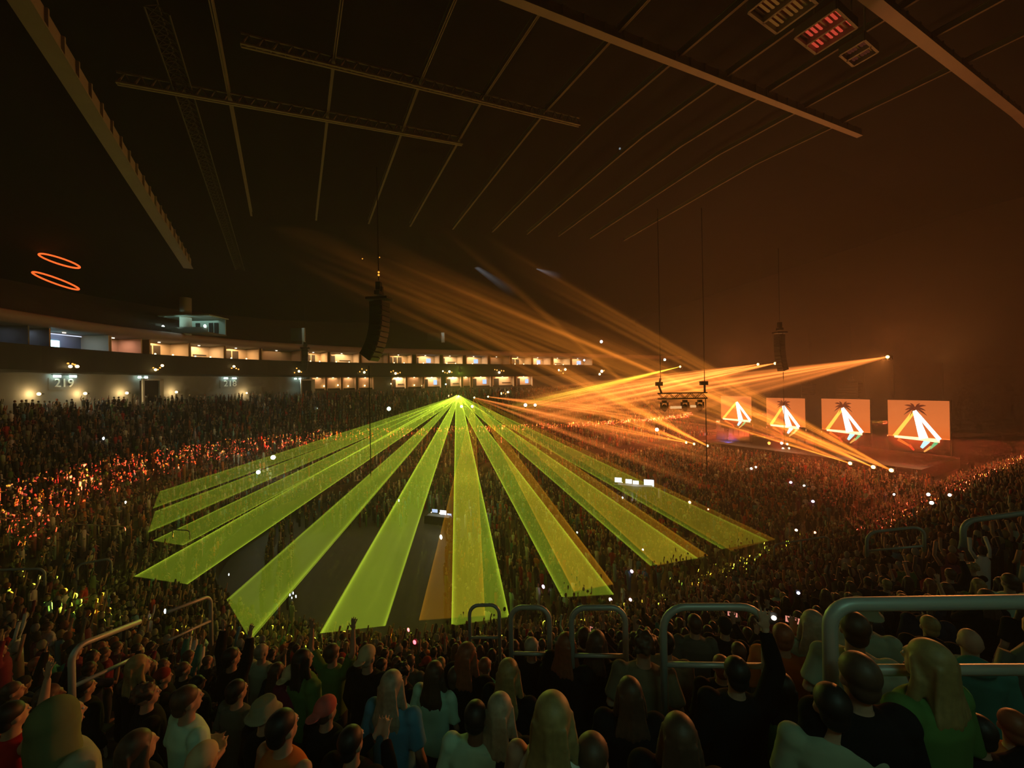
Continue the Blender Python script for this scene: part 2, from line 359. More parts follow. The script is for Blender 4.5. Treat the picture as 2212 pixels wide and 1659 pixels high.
def qd(m, a, b, z0, z1, t=.08):
    n = (b - a).cross(Vector((0, 0, 1))).normalized() * t; e = Vector((0, 0, 1))
    m.hexa([a + e * z0, b + e * z0, b + n + e * z0, a + n + e * z0], [a + e * z1, b + e * z1, b + n + e * z1, a + n + e * z1])
def bay(x0, x1, style, rf, z0, z1, depth, label, group, name='suite'):
    u0, v0, y0 = ring_dir(x0, rf); u1, v1, y1 = ring_dir(x1, rf)
    A, B = P(u0, v0), P(u1, v1); c = (A + B) / 2 + Vector((0, 0, z0)); root = empty(name, c, 0, label, 'suite', group)
    A, B = A - Vector((c.x, c.y, 0)), B - Vector((c.x, c.y, 0)); t = (B - A).normalized(); n = Vector((-t.y, t.x, 0))
    if n.dot(c - P(BU, BV)) < 0: n = -n
    A2, B2 = A + n * depth, B + n * depth; h = z1 - z0; W = (B - A).length
    m = MB(); qd(m, A2, B2, 0, h); m.build('back_wall', warmwall if style not in ('blue', 'screen') else mat('suite_grey', (.3, .32, .38), .8), root)
    for a, b in ((A, A2), (B, B2)):
        m = MB(); qd(m, a, b, 0, h, .14); m.build('partition', warmwall if style != 'blue' else wallm, root)
    def panel(nm, f0, f1, a, b, mt, off=.12):
        m = MB(); p, q = A2.lerp(B2, f0) - n * off, A2.lerp(B2, f1) - n * off; qd(m, p, q, a, b, .05); return m.build(nm, mt, root)
    dk = mat('suite_dark_panel', (.06, .045, .03), .5)
    if style in ('room',): 
        panel('window_panel', .12, .72, h * .25, h * .82, dk)
        panel('mullion', .30, .33, h * .25, h * .82, warmwall, .16); panel('mullion', .5, .53, h * .25, h * .82, warmwall, .16)
    if style == 'room2': panel('doorway', .12, .34, 0, h * .8, dk); panel('shelf', .5, .9, h * .35, h * .42, dk)
    if style == 'tv': panel('television', .62, .82, h * .3, h * .72, glow('tv_glow', (.45, .62, 1), 1.4)); panel('doorway', .1, .28, 0, h * .8, dk)
    if style == 'screen':
        panel('screen', .34, .62, h * .22, h * .62, glow('suite_screen', (.45, .9, 1), 3.6)); panel('strip_lamp', .2, .95, h * .9, h * .95, glow('strip', (.7, .75, .9), 1.2), .5)
    if style == 'red':
        panel('red_panel', .1, .42, .1, h * .9, mat('red_panel', (.7, .06, .04), .6)); panel('doorway', .45, .6, 0, h * .85, dk)
    m = MB(); qd(m, A.lerp(B, .04) + n * .7, A.lerp(B, .96) + n * .7, 0, .35, .5); m.build('counter', dk, root)
    # the lamp itself and its light
    p = A.lerp(B, .5) + n * depth * .55
    m = MB(); m.tube([p + Vector((0, 0, h - .02)), p + Vector((0, 0, h - .1))], .16, 12); m.build('ceiling_lamp', glow('downlight', (1, .85, .6), 3), root)
    col, pw = glows[style]
    light('suite_light', 'AREA', p + c + Vector((0, 0, h - .12)), pw, col, size=W * .6, shape='DISK')
    if style in ('room', 'room2', 'tv'):
        for f in (.25, .7) if style != 'tv' else (.35,):
            q = A.lerp(B, f) + n * .85; m = MB(); m.ell(q + Vector((0, 0, .46)), (.11, .11, .11), 8, 6); m.build('table_lamp', warm, root)
for i, (x0, x1, st) in enumerate(bays):
    bay(x0, x1, st, 45.6, 20.62, 22.93, 3.6, DESC[st] + ' on the balcony level, %s from the left' % (PL + ['eleventh', 'twelfth', 'thirteenth', 'fourteenth', 'fifteenth', 'sixteenth', 'seventeenth', 'eighteenth', 'nineteenth', 'twentieth'])[i], 'suites along the balcony')
lows = [(672, 702, 'dim'), (706, 736, 'dim'), (740, 768, 'dim'), (774, 806, 'dim'), (846, 876, 'room2'), (880, 912, 'dim'), (916, 952, 'tv'), (964, 996, 'room2'), (1000, 1016, 'dim'), (1020, 1060, 'tv'), (1064, 1110, 'room2'), (1116, 1150, 'tv')]
for i, (x0, x1, st) in enumerate(lows):
    bay(x0, x1, st, 46.3, 15.4, 17.95, .75, DESC[st] + ' on the lower level, %s from the left' % (PL + ['eleventh', 'twelfth'])[i], 'suites on the lower level', 'lower_suite')
# clusters of small globe lamps hanging on the balcony front
nl = 0
for px, py, k in ((152, 786, 7), (336, 793, 7), (503, 796, 6), (641, 799, 5), (782, 800, 5), (852, 801, 6), (966, 803, 5), (1076, 801, 6), (1214, 803, 4), (1300, 803, 3), (975, 851, 3), (1090, 851, 4)):
    u, v, y = ring_dir(px, 44.7); c = at(px, py, y); root = empty('globe_lamp_cluster', c, 0, 'cluster of small warm globe lamps on the balcony front, %s' % ('%s from the left' % (PL + ['eleventh', 'twelfth'])[nl]), 'lamp cluster', 'globe lamp clusters along the balcony'); nl += 1
    s = y / 60
    m = MB(); m.tube([(0, .1, -.5 * s), (0, .1, .6 * s)], .03, 6)
    for j in range(k): m.tube([(0, .1, 0), ((j - k / 2) * .28 * s, 0, .1)], .015, 4)
    m.build('bracket', black, root)
    for j in range(k):
        m = MB(); r = (.10 if j % 3 else .17) * max(1, s) ; m.ell(((j - (k - 1) / 2) * .34 * s, 0, rnd.uniform(-.45, .35) * s), (r, r, r), 8, 6)
        m.build('globe', warm if j % 3 == 0 else glow('amber_globe', (1, .42, .07), 1.8), root)
# section numbers, vomitory lamps and warm bulbs on the wall of the lower concourse
def text_obj(s, loc, size, face, mt, name, parent):
    cu = bpy.data.curves.new('t', 'FONT'); cu.body = s; cu.size = size; cu.extrude = .02; cu.align_x = 'CENTER'; cu.align_y = 'CENTER'; cu.offset = .012
    t = bpy.data.objects.new('t', cu); COL.objects.link(t); dg = bpy.context.evaluated_depsgraph_get(); me = bpy.data.meshes.new_from_object(t.evaluated_get(dg)); bpy.data.objects.remove(t)
    me.materials.clear(); me.materials.append(mt); o = bpy.data.objects.new(name, me); COL.objects.link(o); o.parent = parent
    d = -Vector(face); d.z = 0; d.normalize(); rz = math.atan2(d.y, d.x) + math.pi / 2
    o.rotation_euler = (math.pi / 2, 0, rz); o.location = loc; return o
signm = mat('sign_letters', (.75, .8, .72), .6); lampw = glow('vomitory_lamp', (.72, 1, .86), 14)
for px, py, s, wid, h in ((138, 828, '219', 1.25, 17.0), (497, 829, '218', 1.15, 17.0)):
    u, v, y = ring_dir(px, RW - .1); c = at(px, py, y); root = empty('section_sign', c, 0, ('large pale section number left of the first doorway portal' if s == '219' else 'half-hidden section number between the two doorway portals'), 'sign')
    n = P(BU, BV) - Vector((c.x, c.y, 0)); n.normalize()
    m = MB(); t = Vector((-n.y, n.x, 0)); a = -t * 1.5; b = t * 1.5; qd(m, a - n * .05, b - n * .05, -.75, .6, .04); m.build('board', wallm, root)
    text_obj(s, n * .06, 1.35, -n, signm, 'number', root)
lp = [(140, 813, 1.6), (308, 815, .8), (497, 817, 1.3), (643, 818, .8)]
for i, (px, py, w) in enumerate(lp):
    u, v, y = ring_dir(px, RW - .4); c = at(px, py, y); root = empty('vomitory_lamp', c, 0, 'cool white lamp on the concourse wall above the seats, %s from the left' % PL[i], 'lamp', 'cool lamps on the concourse wall')
    n = (P(BU, BV) - Vector((c.x, c.y, 0))).normalized(); t = Vector((-n.y, n.x, 0))
    m = MB(); qd(m, -t * w / 2 - t * w * .22, -t * w / 2 + t * w * .22, -.12, .12, .1); m.build('tube_lamp', lampw, root)
    m = MB(); qd(m, t * w / 2 - t * w * .22, t * w / 2 + t * w * .22, -.12, .12, .1)
    m.build('tube_lamp', lampw, root); m = MB(); qd(m, -t * w * .8 - n * .1, t * w * .8 - n * .1, .13, .2, .3); m.build('housing', black, root)
    light('vomitory_light', 'SPOT', c + n * .6, 260, (.72, 1, .8), spot_size=R_(150), spot_blend=1, aim=c + n * 1.6 - Vector((0, 0, 2)), shadow_soft_size=.3)
for i, (px, py) in enumerate(((84, 851), (184, 850), (274, 849), (381, 847), (533, 849), (845, 829), (895, 832), (912, 833), (788, 833), (700, 834), (730, 832), (752, 834))):
    u, v, y = ring_dir(px, RW - .6); c = at(px, py, y); root = empty('wall_bulb', c, 0, 'small warm bulb low on the far concourse wall, %s from the left' % (PL + ['eleventh', 'twelfth'])[i], 'bulb', 'warm bulbs along the far wall')
    m = MB(); r = .17 if i < 4 else .14; m.ell((0, 0, 0), (r, r, r), 10, 8); m.build('bulb', warm, root); m = MB(); m.box((0, .25, 0), (.12, .4, .12)); m.build('base', black, root)
    if i < 5: light('bulb_light', 'POINT', c - Vector((0, .4, 0)), 130, (1, .62, .25), shadow_soft_size=.2)
# vomitory frames
whitep = mat('white_frame', (.62, .66, .6), .7)
for i, (px, w) in enumerate(((328, 2.6), (664, 2.6))):
    u, v, y = ring_dir(px, RW - .9); c = P(u, v, ZT); n = (P(BU, BV) - P(u, v)).normalized(); t = Vector((-n.y, n.x, 0))
    if t.x < 0: t = -t
    root = empty('vomitory_portal', c, 0, 'pale doorway frame in the concourse wall, %s' % ('beside the section 219 sign' if i == 0 else 'above the stair aisle'), 'door frame')
    h = 17.6 - ZT
    m = MB(); qd(m, t * w / 2 - t * .5, t * w / 2, 0, h, .3); m.build('post', whitep, root)
    m = MB(); qd(m, -t * w / 2, -t * w / 2 + t * .2, 0, h, .3); m.build('post', whitep, root)
    m = MB(); qd(m, -t * w / 2, t * w / 2, h - .25, h, .3); m.build('lintel', whitep, root)
    m = MB(); qd(m, -t * w / 2, t * w / 2, 0, h - .25, -.3); m.build('opening', black, root)
# pale stair aisle down the far seating
def aisle(u, v, label, w=1.2, r1=46.4, r0=24.5, mt=None):
    dx, dv = ((u - BU), (v - BV)) if u < BU else (0, v - BV); L = math.hypot(dx, dv); dx /= L; dv /= L; bu = BU if u < BU else u
    m = MB(); k0 = int((r0 - R0) / ROW) + 1
    for k in range(k0, NROW):
        for j in (0, 1):
            ra = R0 + ROW * k + j * ROW / 2; z = Z0 + RISE * k - (RISE / 2) * (1 - j)
            c = P(bu + dx * (ra + ROW / 4), BV + dv * (ra + ROW / 4), z + .02)
            if ra > r1: continue
            a = math.atan2((P(dx, dv)).y, (P(dx, dv)).x); m.box(c, (ROW / 2, w, RISE / 2 + .06), Matrix.Rotation(a, 3, 'Z'))
    o = m.build('stair_aisle', mt or mat('aisle_steps', (.5, .52, .48), .8)); return struct(o, label, 'stairs')
u, v, y = ring_dir(652, 45); aisle(u, v, 'pale stair aisle descending the far seating below the doorway frame', 1.6)
for px in (250, 430, 850, 1010): 
    u, v, y = ring_dir(px, 45); aisle(u, v, None, 1.1, mt=dark_conc)
# control booth on the upper deck, and small lit box
def boothbox(px0, px1, py0, py1, y, label, column):
    a, b = at(px0, py0, y), at(px1, py1, y); c = Vector(((a.x + b.x) / 2, y, b.z)); root = empty('booth', c, 0, label, 'booth')
    W, H = b.x - a.x, a.z - b.z; pm = mat('booth_wall', (.42, .55, .5), .7)
    m = MB(); m.box((0, 3, H / 2), (W, .15, H)); m.build('back_wall', pm, root)
    m = MB(); m.box((0, 1.2, H), (W * 1.1, 4, .15)); m.build('roof', pm, root); m = MB(); m.box((0, 1.2, 0), (W, 4, .15)); m.build('floor_slab', wallm, root)
    m = MB(); m.box((0, -.6, .4), (W, .1, .8)); m.build('parapet', wallm, root)
    for f in (-.12, .18, .3): m = MB(); m.box((W * f, 2.85, H * .4), (W * .09, .1, H * .75)); m.build('doorway', black, root)
    for f in (-.45, .45): m = MB(); m.ell((W * f, -.7, .9), (.16, .16, .22), 8, 6); m.build('lamp', lampw, root)
    light('booth_light', 'AREA', c + Vector((0, .6, H - .2)), 75, (.7, 1, .85), size=W * .7)
    if column:
        m = MB(); m.tube([(-.5, .2, -.3), (-.5, .25, 5.2)], .72, 16); m.build('column', mat('column_paint', (.4, .47, .42), .8), root, True)
        light('column_light', 'SPOT', c + Vector((-1.5, -2.5, 0)), 260, (.7, 1, .85), spot_size=R_(50), spot_blend=1, aim=c + Vector((0, .2, 2.4)))
boothbox(356, 456, 684, 719, 58, 'pale green lit booth with a thick column on the upper deck', True)
def litblade(px, py, w, h, y, label):
    c = at(px, py, y); root = empty('lit_wall_fin', c, 0, label, 'wall fin'); m = MB(); m.box((0, 0, 0), (w, .3, h)); m.build('fin', whitep, root)
    m = MB(); m.box((-w * 2.5, .2, .1 * h), (w * 5, .1, h * .8)); m.build('side_panel', mat('fin_side', (.10, .12, .1), .8), root)
    light('fin_light', 'SPOT', c + Vector((0, -1.5, h * .8)), 35, (.8, 1, .9), spot_size=R_(60), spot_blend=1, aim=c)
litblade(656, 726, .5, 3.0, 74, 'narrow pale lit fin with a dark panel standing above the suites')
litblade(957, 729, .7, 2.2, 88, 'small pale lit fin above the middle suites')
# hung spots with visible cones
# ------------------------------------------------------------------ stage, screens
stm = mat('stage_black', (.03, .027, .025), .6)
root = empty('stage', P(93, 42, 0), RZU, 'dark stage platform below the row of big screens', 'stage')
m = MB(); m.box((0, 0, .9), (18, 38, 1.8)); m.build('deck', stm, root)
m = MB(); m.box((3, 0, 2.4), (5, 12, 1.2)); m.build('riser', stm, root)
m = MB()
for j in range(19): m.box((-9.1, -18 + j * 2, .9), (.1, .08, 1.7))
m.build('skirt_rib', mat('skirt_rib', (.12, .09, .07), .6), root)
m = MB(); m.box((-9.4, 0, .25), (1.0, 30, .5)); m.build('front_step', stm, root)
sw_black = (0, 0, 0)
SCR = [(1557, 1622, 856, 926, .63), (1655, 1738, 860, 944, .62), (1774, 1878, 862, 959, .60), (1917, 2050, 865, 978, .58)]
def screen_mat(name, W, H, yh):
    """what the screen shows: orange sky, a red horizon, dark water with red, green and blue flecks; coordinates are the panel's own"""
    if name in MATS: return MATS[name]
    m = bpy.data.materials.new(name); m.use_nodes = True; N = m.node_tree.nodes; L = m.node_tree.links; N.clear()
    tc = N.new('ShaderNodeTexCoord'); sp = N.new('ShaderNodeSeparateXYZ'); L.new(tc.outputs['Generated'], sp.inputs[0])
    rp = N.new('ShaderNodeValToRGB'); e = rp.color_ramp.elements; e[0].position = 0; e[0].color = (.25, .03, .005, 1); e[1].position = 1; e[1].color = (.66, .15, .035, 1)
    for p_, c_ in ((.10, (.38, .04, .006, 1)), (.265, (.60, .05, .01, 1)), (.285, (1.5, .30, .06, 1)), (.31, (.85, .15, .022, 1)), (.55, (.78, .17, .035, 1))):
        k = e.new(p_); k.color = c_
    L.new(sp.outputs[2], rp.inputs[0]); em = N.new('ShaderNodeEmission'); em.inputs[1].default_value = 1.0
    def M(op, a, b):
        k = N.new('ShaderNodeMath'); k.operation = op; k.use_clamp = op in ('SUBTRACT',)
        for j, x in enumerate((a, b)):
            if isinstance(x, (int, float)): k.inputs[j].default_value = x
            else: L.new(x, k.inputs[j])
        return k.outputs[0]
    dy = N.new('ShaderNodeMath'); dy.operation = 'SUBTRACT'; L.new(sp.outputs[1], dy.inputs[0]); dy.inputs[1].default_value = .56
    dz = M('SUBTRACT', .29, sp.outputs[2]); q = M('ADD', M('MULTIPLY', M('MULTIPLY', dy.outputs[0], dy.outputs[0]), 3.6), M('MULTIPLY', M('MULTIPLY', dz, dz), 10.5))
    water = M('SUBTRACT', 1.0, M('MULTIPLY', M('GREATER_THAN', dz, 0.002), M('MULTIPLY', q, 1.15))); L.new(water, em.inputs[1])
    L.new(rp.outputs[0], em.inputs[0]); o = N.new('ShaderNodeOutputMaterial'); L.new(em.outputs[0], o.inputs[0]); MATS[name] = m; return m
names = ['smallest, farthest big screen with a glowing pyramid, leftmost of the four', 'second big screen from the left with a palm above a glowing pyramid', 'third big screen from the left with a palm above a glowing pyramid', 'nearest and largest big screen with a palm and a glowing white pyramid']
US = 90.0
def vat(px): t = ray(px, 829); return US * (-t.x * SU + t.y * CU) / (t.x * CU + t.y * SU)
for i, (x0, x1, y0, y1, _) in enumerate(SCR):
    v0, v1 = vat(x0), vat(x1); xc = (x0 + x1) / 2; zt = at_u(xc, y0, US).z; zb = at_u(xc, y1, US).z; W = abs(v0 - v1); H = zt - zb
    c = P(US, (v0 + v1) / 2, zb); root = empty('video_screen', c, RZU, names[i], 'screen', 'big screens over the stage')
    # local axes: x toward the back of the stage, y across (image left is +y)
    m = MB(); m.box((0, 0, H / 2), (.12, W, H)); m.build('panel', screen_mat('screen_picture', W, H, .28), root)
    m = MB()
    m.box((.2, 0, H / 2), (.25, W + .3, H + .3)); m.build('housing', black, root)
    m = MB(); m.tube([(.3, -W * .4, H), (.3, -W * .4, H + 6)], .05, 5); m.tube([(.3, W * .4, H), (.3, W * .4, H + 6)], .05, 5); m.build('hanging_cable', black, root)
    def poly(name, pts, d, mt):
        m = MB(); n = len(pts); a = [(-.07 - d, (.5 - x) * W, z * H) for x, z in pts]; b = [(-.06, (.5 - x) * W, z * H) for x, z in pts]
        m.add(a + b, [tuple(range(n)), tuple(range(n, 2 * n))[::-1]] + [(k, (k + 1) % n, n + (k + 1) % n, n + k) for k in range(n)]); return m.build(name, mt, root)
    if i > 0:       # palm silhouette
        m = MB(); cx, cz = .47, .86; pm = glow('palm_picture', (.13, .018, .008), 1)
        for k in range(11):
            a = math.pi * (k / 10 * 1.6 - .3); l = .19
            l = .21 + .05 * (k % 2); pts = [(cx + math.cos(a) * l * .8 * s_, cz + math.sin(a) * l * .75 * s_ - .06 * s_ * s_) for s_ in (0, .35, .7, 1)]
            wd_ = [.014, .022, .016, .003]; up = [(x, z + w_) for (x, z), w_ in zip(pts, wd_)]; lo = [(x, z - w_) for (x, z), w_ in zip(pts, wd_)]
            pp = up + lo[::-1]; n = len(pp); m.add([(-.075 - .002 * k, (.5 - x) * W, z * H) for x, z in pp], [tuple(range(n))])
        m.box((-.08, (.5 - .47) * W, .76 * H), (.01, .03 * W, .22 * H)); m.build('palm_silhouette', pm, root)
    hz = .28; ax, az = (.46, .80) if i else (.54, .82); lx, mx_, rx = (.11, .64, .85) if i else (.06, .7, .97)
    def bar(name, p, q, w0, w1, mt, d):
        (x0_, z0_), (x1_, z1_) = p, q; dx, dz = (x1_ - x0_), (z1_ - z0_); L_ = math.hypot(dx, dz); nx, nz = -dz / L_, dx / L_
        return poly(name, [(x0_ + nx * w0, z0_ + nz * w0), (x1_ + nx * w1, z1_ + nz * w1), (x1_ - nx * w1, z1_ - nz * w1), (x0_ - nx * w0, z0_ - nz * w0)], d, mt)
    yel = glow('pyramid_yellow', (1.6, .62, .08), 1.3); wht = glow('pyramid_white', (1.3, 1.35, 1.2), 2.0)
    bar('pyramid_edge', (ax, az), (lx, hz), .030, .036, yel, .02); bar('pyramid_edge', (lx, hz), (rx, hz - .02), .022, .034, wht if False else glow('pyramid_base', (1.6, .95, .45), 1.5), .025)
    bar('pyramid_edge', (ax, az), (mx_ - .04, hz), .032, .075, wht, .03); bar('pyramid_edge', (ax, az), (rx, hz), .030, .034, wht, .035)
    for k, (nm_, p, q, w, c_, s_) in enumerate((('reflection', (lx + .06, hz - .05), (.40, .10), .03, (1, .16, .02), 1.1), ('reflection', (.36, hz - .14), (.44, .04), .03, (1, .05, .02), .8),
                                  ('reflection', (.66, hz - .03), (.56, .10), .05, (.5, .95, 1), 1.2), ('reflection', (.80, hz - .05), (.70, .10), .03, (.1, .75, .3), .8), ('reflection', (.72, .14), (.60, .03), .025, (.9, .5, .1), .9))):
        bar(nm_, p, q, w, w * .5, glow('reflection_%d' % k, c_, s_), .012)
    light('screen_light', 'AREA', P(US - .6, (v0 + v1) / 2, zb + H * .55), 900, (1, .38, .12), size=W, shape='SQUARE', aim=P(0, (v0 + v1) / 2, zb + H * .5 - 3))
# stage gear: riser desk, small lamps, blue-lit columns
def lampdot(px, py, u, col, r, label, cat='lamp', grp=None, s=6):
    c = at_u(px, py, u); root = empty('stage_lamp', c, RZU, label, cat, grp)
    m = MB(); m.tube([(-.25, 0, 0), (-.2, 0, 0), (.2, 0, 0)], [r, r, r * .6], 12); m.build('lamp_body', black, root)
    m = MB(); m.ell((-.27, 0, 0), (r * .4, r, r), 12, 8); m.build('lens', glow('lens_%02d%02d%02d_%d' % (*[int(x * 50) for x in col], s * 10), col, s), root); return root
for i, (px, py, u, col, r, t) in enumerate(((1663, 957, 88, (1, .25, .04), .32, 'orange lamp at the left end of the stage'), (1690, 957, 88, (1, .85, .7), .28, 'white lamp on the stage, upper left of four'), (1702, 959, 88, (1, .7, .4), .22, 'pale lamp on the stage, upper right of four'),
        (1693, 969, 88, (1, .8, .5), .25, 'warm white lamp on the stage, lower left of four'), (1706, 968, 88, (1, .6, .3), .2, 'warm lamp on the stage, lower right of four'), (1592, 969, 88, (.12, .15, 1), .35, 'blue lamp on the dark stage'), (1484, 880, 74, (.1, .15, 1), .22, 'small blue lamp under the hanging truss'))):
    lampdot(px, py, u, col, r, t, s=2 if 'blue' in t else 4)
light('blue_stage_light', 'SPOT', at_u(1572, 950, 86), 7000, (.2, .18, 1), spot_size=R_(70), spot_blend=1, aim=at_u(1568, 975, 95), shadow_soft_size=.5)
for i, (px, py0, py1, w) in enumerate(((1560, 935, 985, 2.0), (1600, 955, 990, 5.0), (1725, 958, 992, 6))):
    c = at_u(px, py1, 91); h = at_u(px, py0, 91).z - c.z; c.z = 1.81; root = empty('stage_desk' if i else 'stage_column', c, RZU, ('tall bluish column at the left of the stage', 'low equipment rack on the stage under the first screen', 'wide performer desk on the stage under the second screen')[i], 'stage equipment')
    m = MB(); m.box((0, 0, h / 2), (1.2, w, h)); m.build('body', stm, root); m = MB()
    for k in range(4): m.box((-.62, -w * .375 + k * w * .25, h * .6), (.06, w * .2, h * .5))
    m.build('front_panel', mat('gear_grey', (.18, .17, .2), .5), root)
# ------------------------------------------------------------------ hung loudspeaker arrays
def line_array(px, ytop, ybot, y, n, face, curve, label, wd=1.3, motor=True):
    top = at(px, ytop, y); bot = at(px, ybot, y); H = top.z - bot.z; root = empty('line_array', Vector((top.x, top.y, top.z)), 0, label, 'loudspeaker array', 'hung loudspeaker arrays')
    d = Vector((math.cos(face), math.sin(face), 0)); bh = (H * .74) / n; x = Vector((0, 0, -H * .27)); ang = -.03
    rz = Matrix.Rotation(face, 3, 'Z')
    m = MB(); m.box((0, 0, -H * .16), (.5, .9, .34), rz); m.box((0, 0, -H * .23), (1.5 * wd / 1.3, 1.2, .22), rz); m.build('flying_frame', black, root)
    m = MB(); m.box((0, 0, -H * .07), (.45, .45, H * .10), rz); m.box((.18, .1, -H * .11), (.3, .3, .5), rz); m.build('chain_motor', black, root)
    m = MB(); m.tube([(0, 0, 0), (0, 0, 11)], .045, 6); m.build('chain', black, root)
    m = MB(); m.tube([tuple(d * -.45 + Vector((0, 0, -H * .23))), tuple(d * -.7 + Vector((0, 0, -H * 1.0)))], .05, 6); m.build('cable', black, root)
    for k in range(n):
        a = ang + curve * (k / (n - 1)) ** 1.5; rot = rz @ Matrix.Rotation(a, 3, 'Y')
        c = x + rot @ Vector((-.05, 0, -bh / 2)); dp = .95 * wd / 1.3
        mm = MB(); f = [(dp / 2, wd / 2), (dp / 2, -wd / 2), (-dp / 2, -wd / 2 * .62), (-dp / 2, wd / 2 * .62)]
        lo = [c + rot @ Vector((p[0], p[1], -bh * .46)) for p in f]; hi = [c + rot @ Vector((p[0], p[1], bh * .46)) for p in f]; mm.hexa(lo, hi)
        b = mm.build('speaker_box', black, root)
        mm = MB(); mm.box(c + rot @ Vector((dp / 2 + .03, 0, 0)), (.05, wd * .9, bh * .8), rot); mm.build('grille', mat('speaker_grille', (.022, .02, .018), .5), b)
        x = x + rot @ Vector((0, 0, -bh))
    return root
line_array(818, 606, 776, 37, 12, R_(-8), .62, 'large black curved loudspeaker array hanging left of the middle', 1.8)
line_array(1684, 694, 800, 60, 12, R_(185), .30, 'black loudspeaker array hanging above the second big screen', 1.35)
line_array(659, 738, 800, 74, 9, R_(20), .25, 'small distant black loudspeaker array beside the lit fin', 1.3)
line_array(1838, 812, 868, 84, 8, R_(200), .2, 'dim distant loudspeaker array just left of the nearest screen', 4.2)
line_array(1748, 824, 852, 92, 6, R_(200), .2, 'faint farthest array, above the gap between the second and third screens', 2.4)
for k, (px, py) in enumerate(((818, 588), (818, 594), (783, 559), (820, 556))):
    c = at(px, py, 36.5); root = empty('motor_lamp', c, 0, ('upper orange lamp just above the large hanging array', 'lower orange lamp just above the large hanging array', 'tiny dim orange lamp up left of the large hanging array', 'tiny orange lamp high above the large hanging array')[k], 'lamp')
    m = MB(); r = .09 if k < 2 else .05; m.ell((0, 0, 0), (r, r, r), 8, 6); m.build('bulb', glow('amber_dot', (1, .3, .03), 2.2), root); m = MB(); m.box((0, .15, 0), (.08, .2, .08)); m.build('bracket', black, root)
# thin cables that hang to the floor
def cable(px, py0, py1, y, label):
    a, b = at(px, py0, y), at(px + 8 if px < 1000 else px + 2, py1, y); b.x = a.x; o = MB(); o.tube([(0, 0, 0), (0, 0, b.z - a.z)], .045, 6); o = o.build('hanging_cable', black, loc=a); tag(o, label, 'cable')
cable(797, 790, 1060, 36.8, 'thin black cable dropping from the large array across the green beams'); cable(1692, 803, 960, 59.8, 'thin cable dropping from the array over the second screen')
# hanging truss with three moving heads
def hung_truss(px0, px1, py0, py1, y):
    a, b = at(px0, py0, y), at(px1, py1, y); W = (b - a).length; c = a; root = empty('lighting_truss', c, math.atan2((b - a).y, (b - a).x), 'short black lighting truss hanging left of the first big screen', 'lighting truss')
    m = MB()
    for (yy, zz) in ((0, 0), (.5, 0), (0, .7), (.5, .7)): m.tube([(0, yy, zz), (W, yy, zz)], .08, 6)
    m.build('chord', black, root); m = MB(); n = 9
    for k in range(n):
        x0, x1 = W * k / n, W * (k + 1) / n
        for yy in (0, .5): m.tube([(x0, yy, 0 if k % 2 else .7), (x1, yy, .7 if k % 2 else 0)], .05, 4)
    m.build('lacing', black, root)
    m = MB(); m.tube([(.4, .25, .7), (.1, .25, 1.6), (.3, .25, 2.6)], .13, 6); m.box((.1, .25, 1.9), (.8, .5, .5)); m.build('hoist', black, root)
    m = MB(); m.tube([(W - .2, .25, .7), (W - .2, .25, 1.8)], .13, 6); m.box((W - .3, .25, 1.9), (.9, .5, .5)); m.build('hoist', black, root)
    m = MB(); m.tube([(W - .1, .25, 0), (W - .1, .25, -10.5)], .06, 6); m.build('cable', black, root)
    m = MB(); m.tube([(.3, .25, 2.5), (.3, .25, 24)], .05, 6); m.tube([(W - .2, .25, 2), (W - .2, .25, 24)], .05, 6); m.build('chain', black, root)
    for f in (.12, .55, .86):
        x = W * f; mm = MB(); mm.box((x, .25, -.35), (.5, .4, .35)); b_ = mm.build('moving_head', black, root); mm = MB()
        for s in (-1, 1): mm.box((x + s * .42, .25, -.85), (.12, .35, .8))
        mm.build('yoke', black, b_); mm = MB(); mm.ell((x, .25, -1.15), (.34, .34, .48), 10, 8); mm.build('lamp_head', black, b_)
    m = MB(); m.box((W * .36, .25, -1.1), (W * .22, .3, .3)); m.box((W * .72, .25, -1.0), (W * .1, .3, .3)); m.build('warm_panel', glow('truss_panel', (1, .55, .22), .8), root)
hung_truss(1424, 1528, 862, 866, 50)

# ------------------------------------------------------------------ laser projectors and their beams
def projector(c, label, col, rz=math.pi):
    root = empty('laser_projector', c, rz, label, 'laser projector'); m = MB(); m.box((0, -.45, 0), (.7, .6, .35)); m.build('case', black, root)
    m = MB(); m.tube([(0, -.1, 0), (0, -.16, 0)], .12, 12); m.build('lens', glow('laser_lens_' + label[:5].strip(), col, 25), root)
    m = MB(); m.tube([(-.45, -.45, -.3), (-.45, -.45, .25), (.45, -.45, .25), (.45, -.45, -.3)][:4], .04, 6); m.build('yoke', black, root); return root
S1, S2, S3 = at(990, 856, 64), at(1024, 859, 63), at(1054, 857, 64)
projector(S1 + Vector((0, .3, 0)), 'green laser projector where the green beams meet', (.75, 1, .25)); projector(S2 + Vector((0, .3, 0)), 'amber laser projector just right of the green one', (1, .6, .2)); projector(S3 + Vector((0, .3, 0)), 'pale orange projector, rightmost of the three', (1, .5, .2))
m = MB()
for i, (a, b) in enumerate(((955, 1080),)):
    p, q = at(a, 866, 64.4), at(b, 866, 64.4)
    for dz in (0, -.6): m.tube([p + Vector((0, 0, dz)), q + Vector((0, 0, dz))], .06, 6)
    for k in range(10):
        s = p.lerp(q, k / 10); e = p.lerp(q, (k + 1) / 10); m.tube([s + Vector((0, 0, -.6 * (k % 2))), e + Vector((0, 0, -.6 * ((k + 1) % 2)))], .04, 4)
    for s in (p, q): m.tube([s, Vector((s.x, s.y, 0))], .12, 8)
o = m.build('projector_stand', black); tag(o, 'dark truss stand carrying the three laser projectors', 'stand')
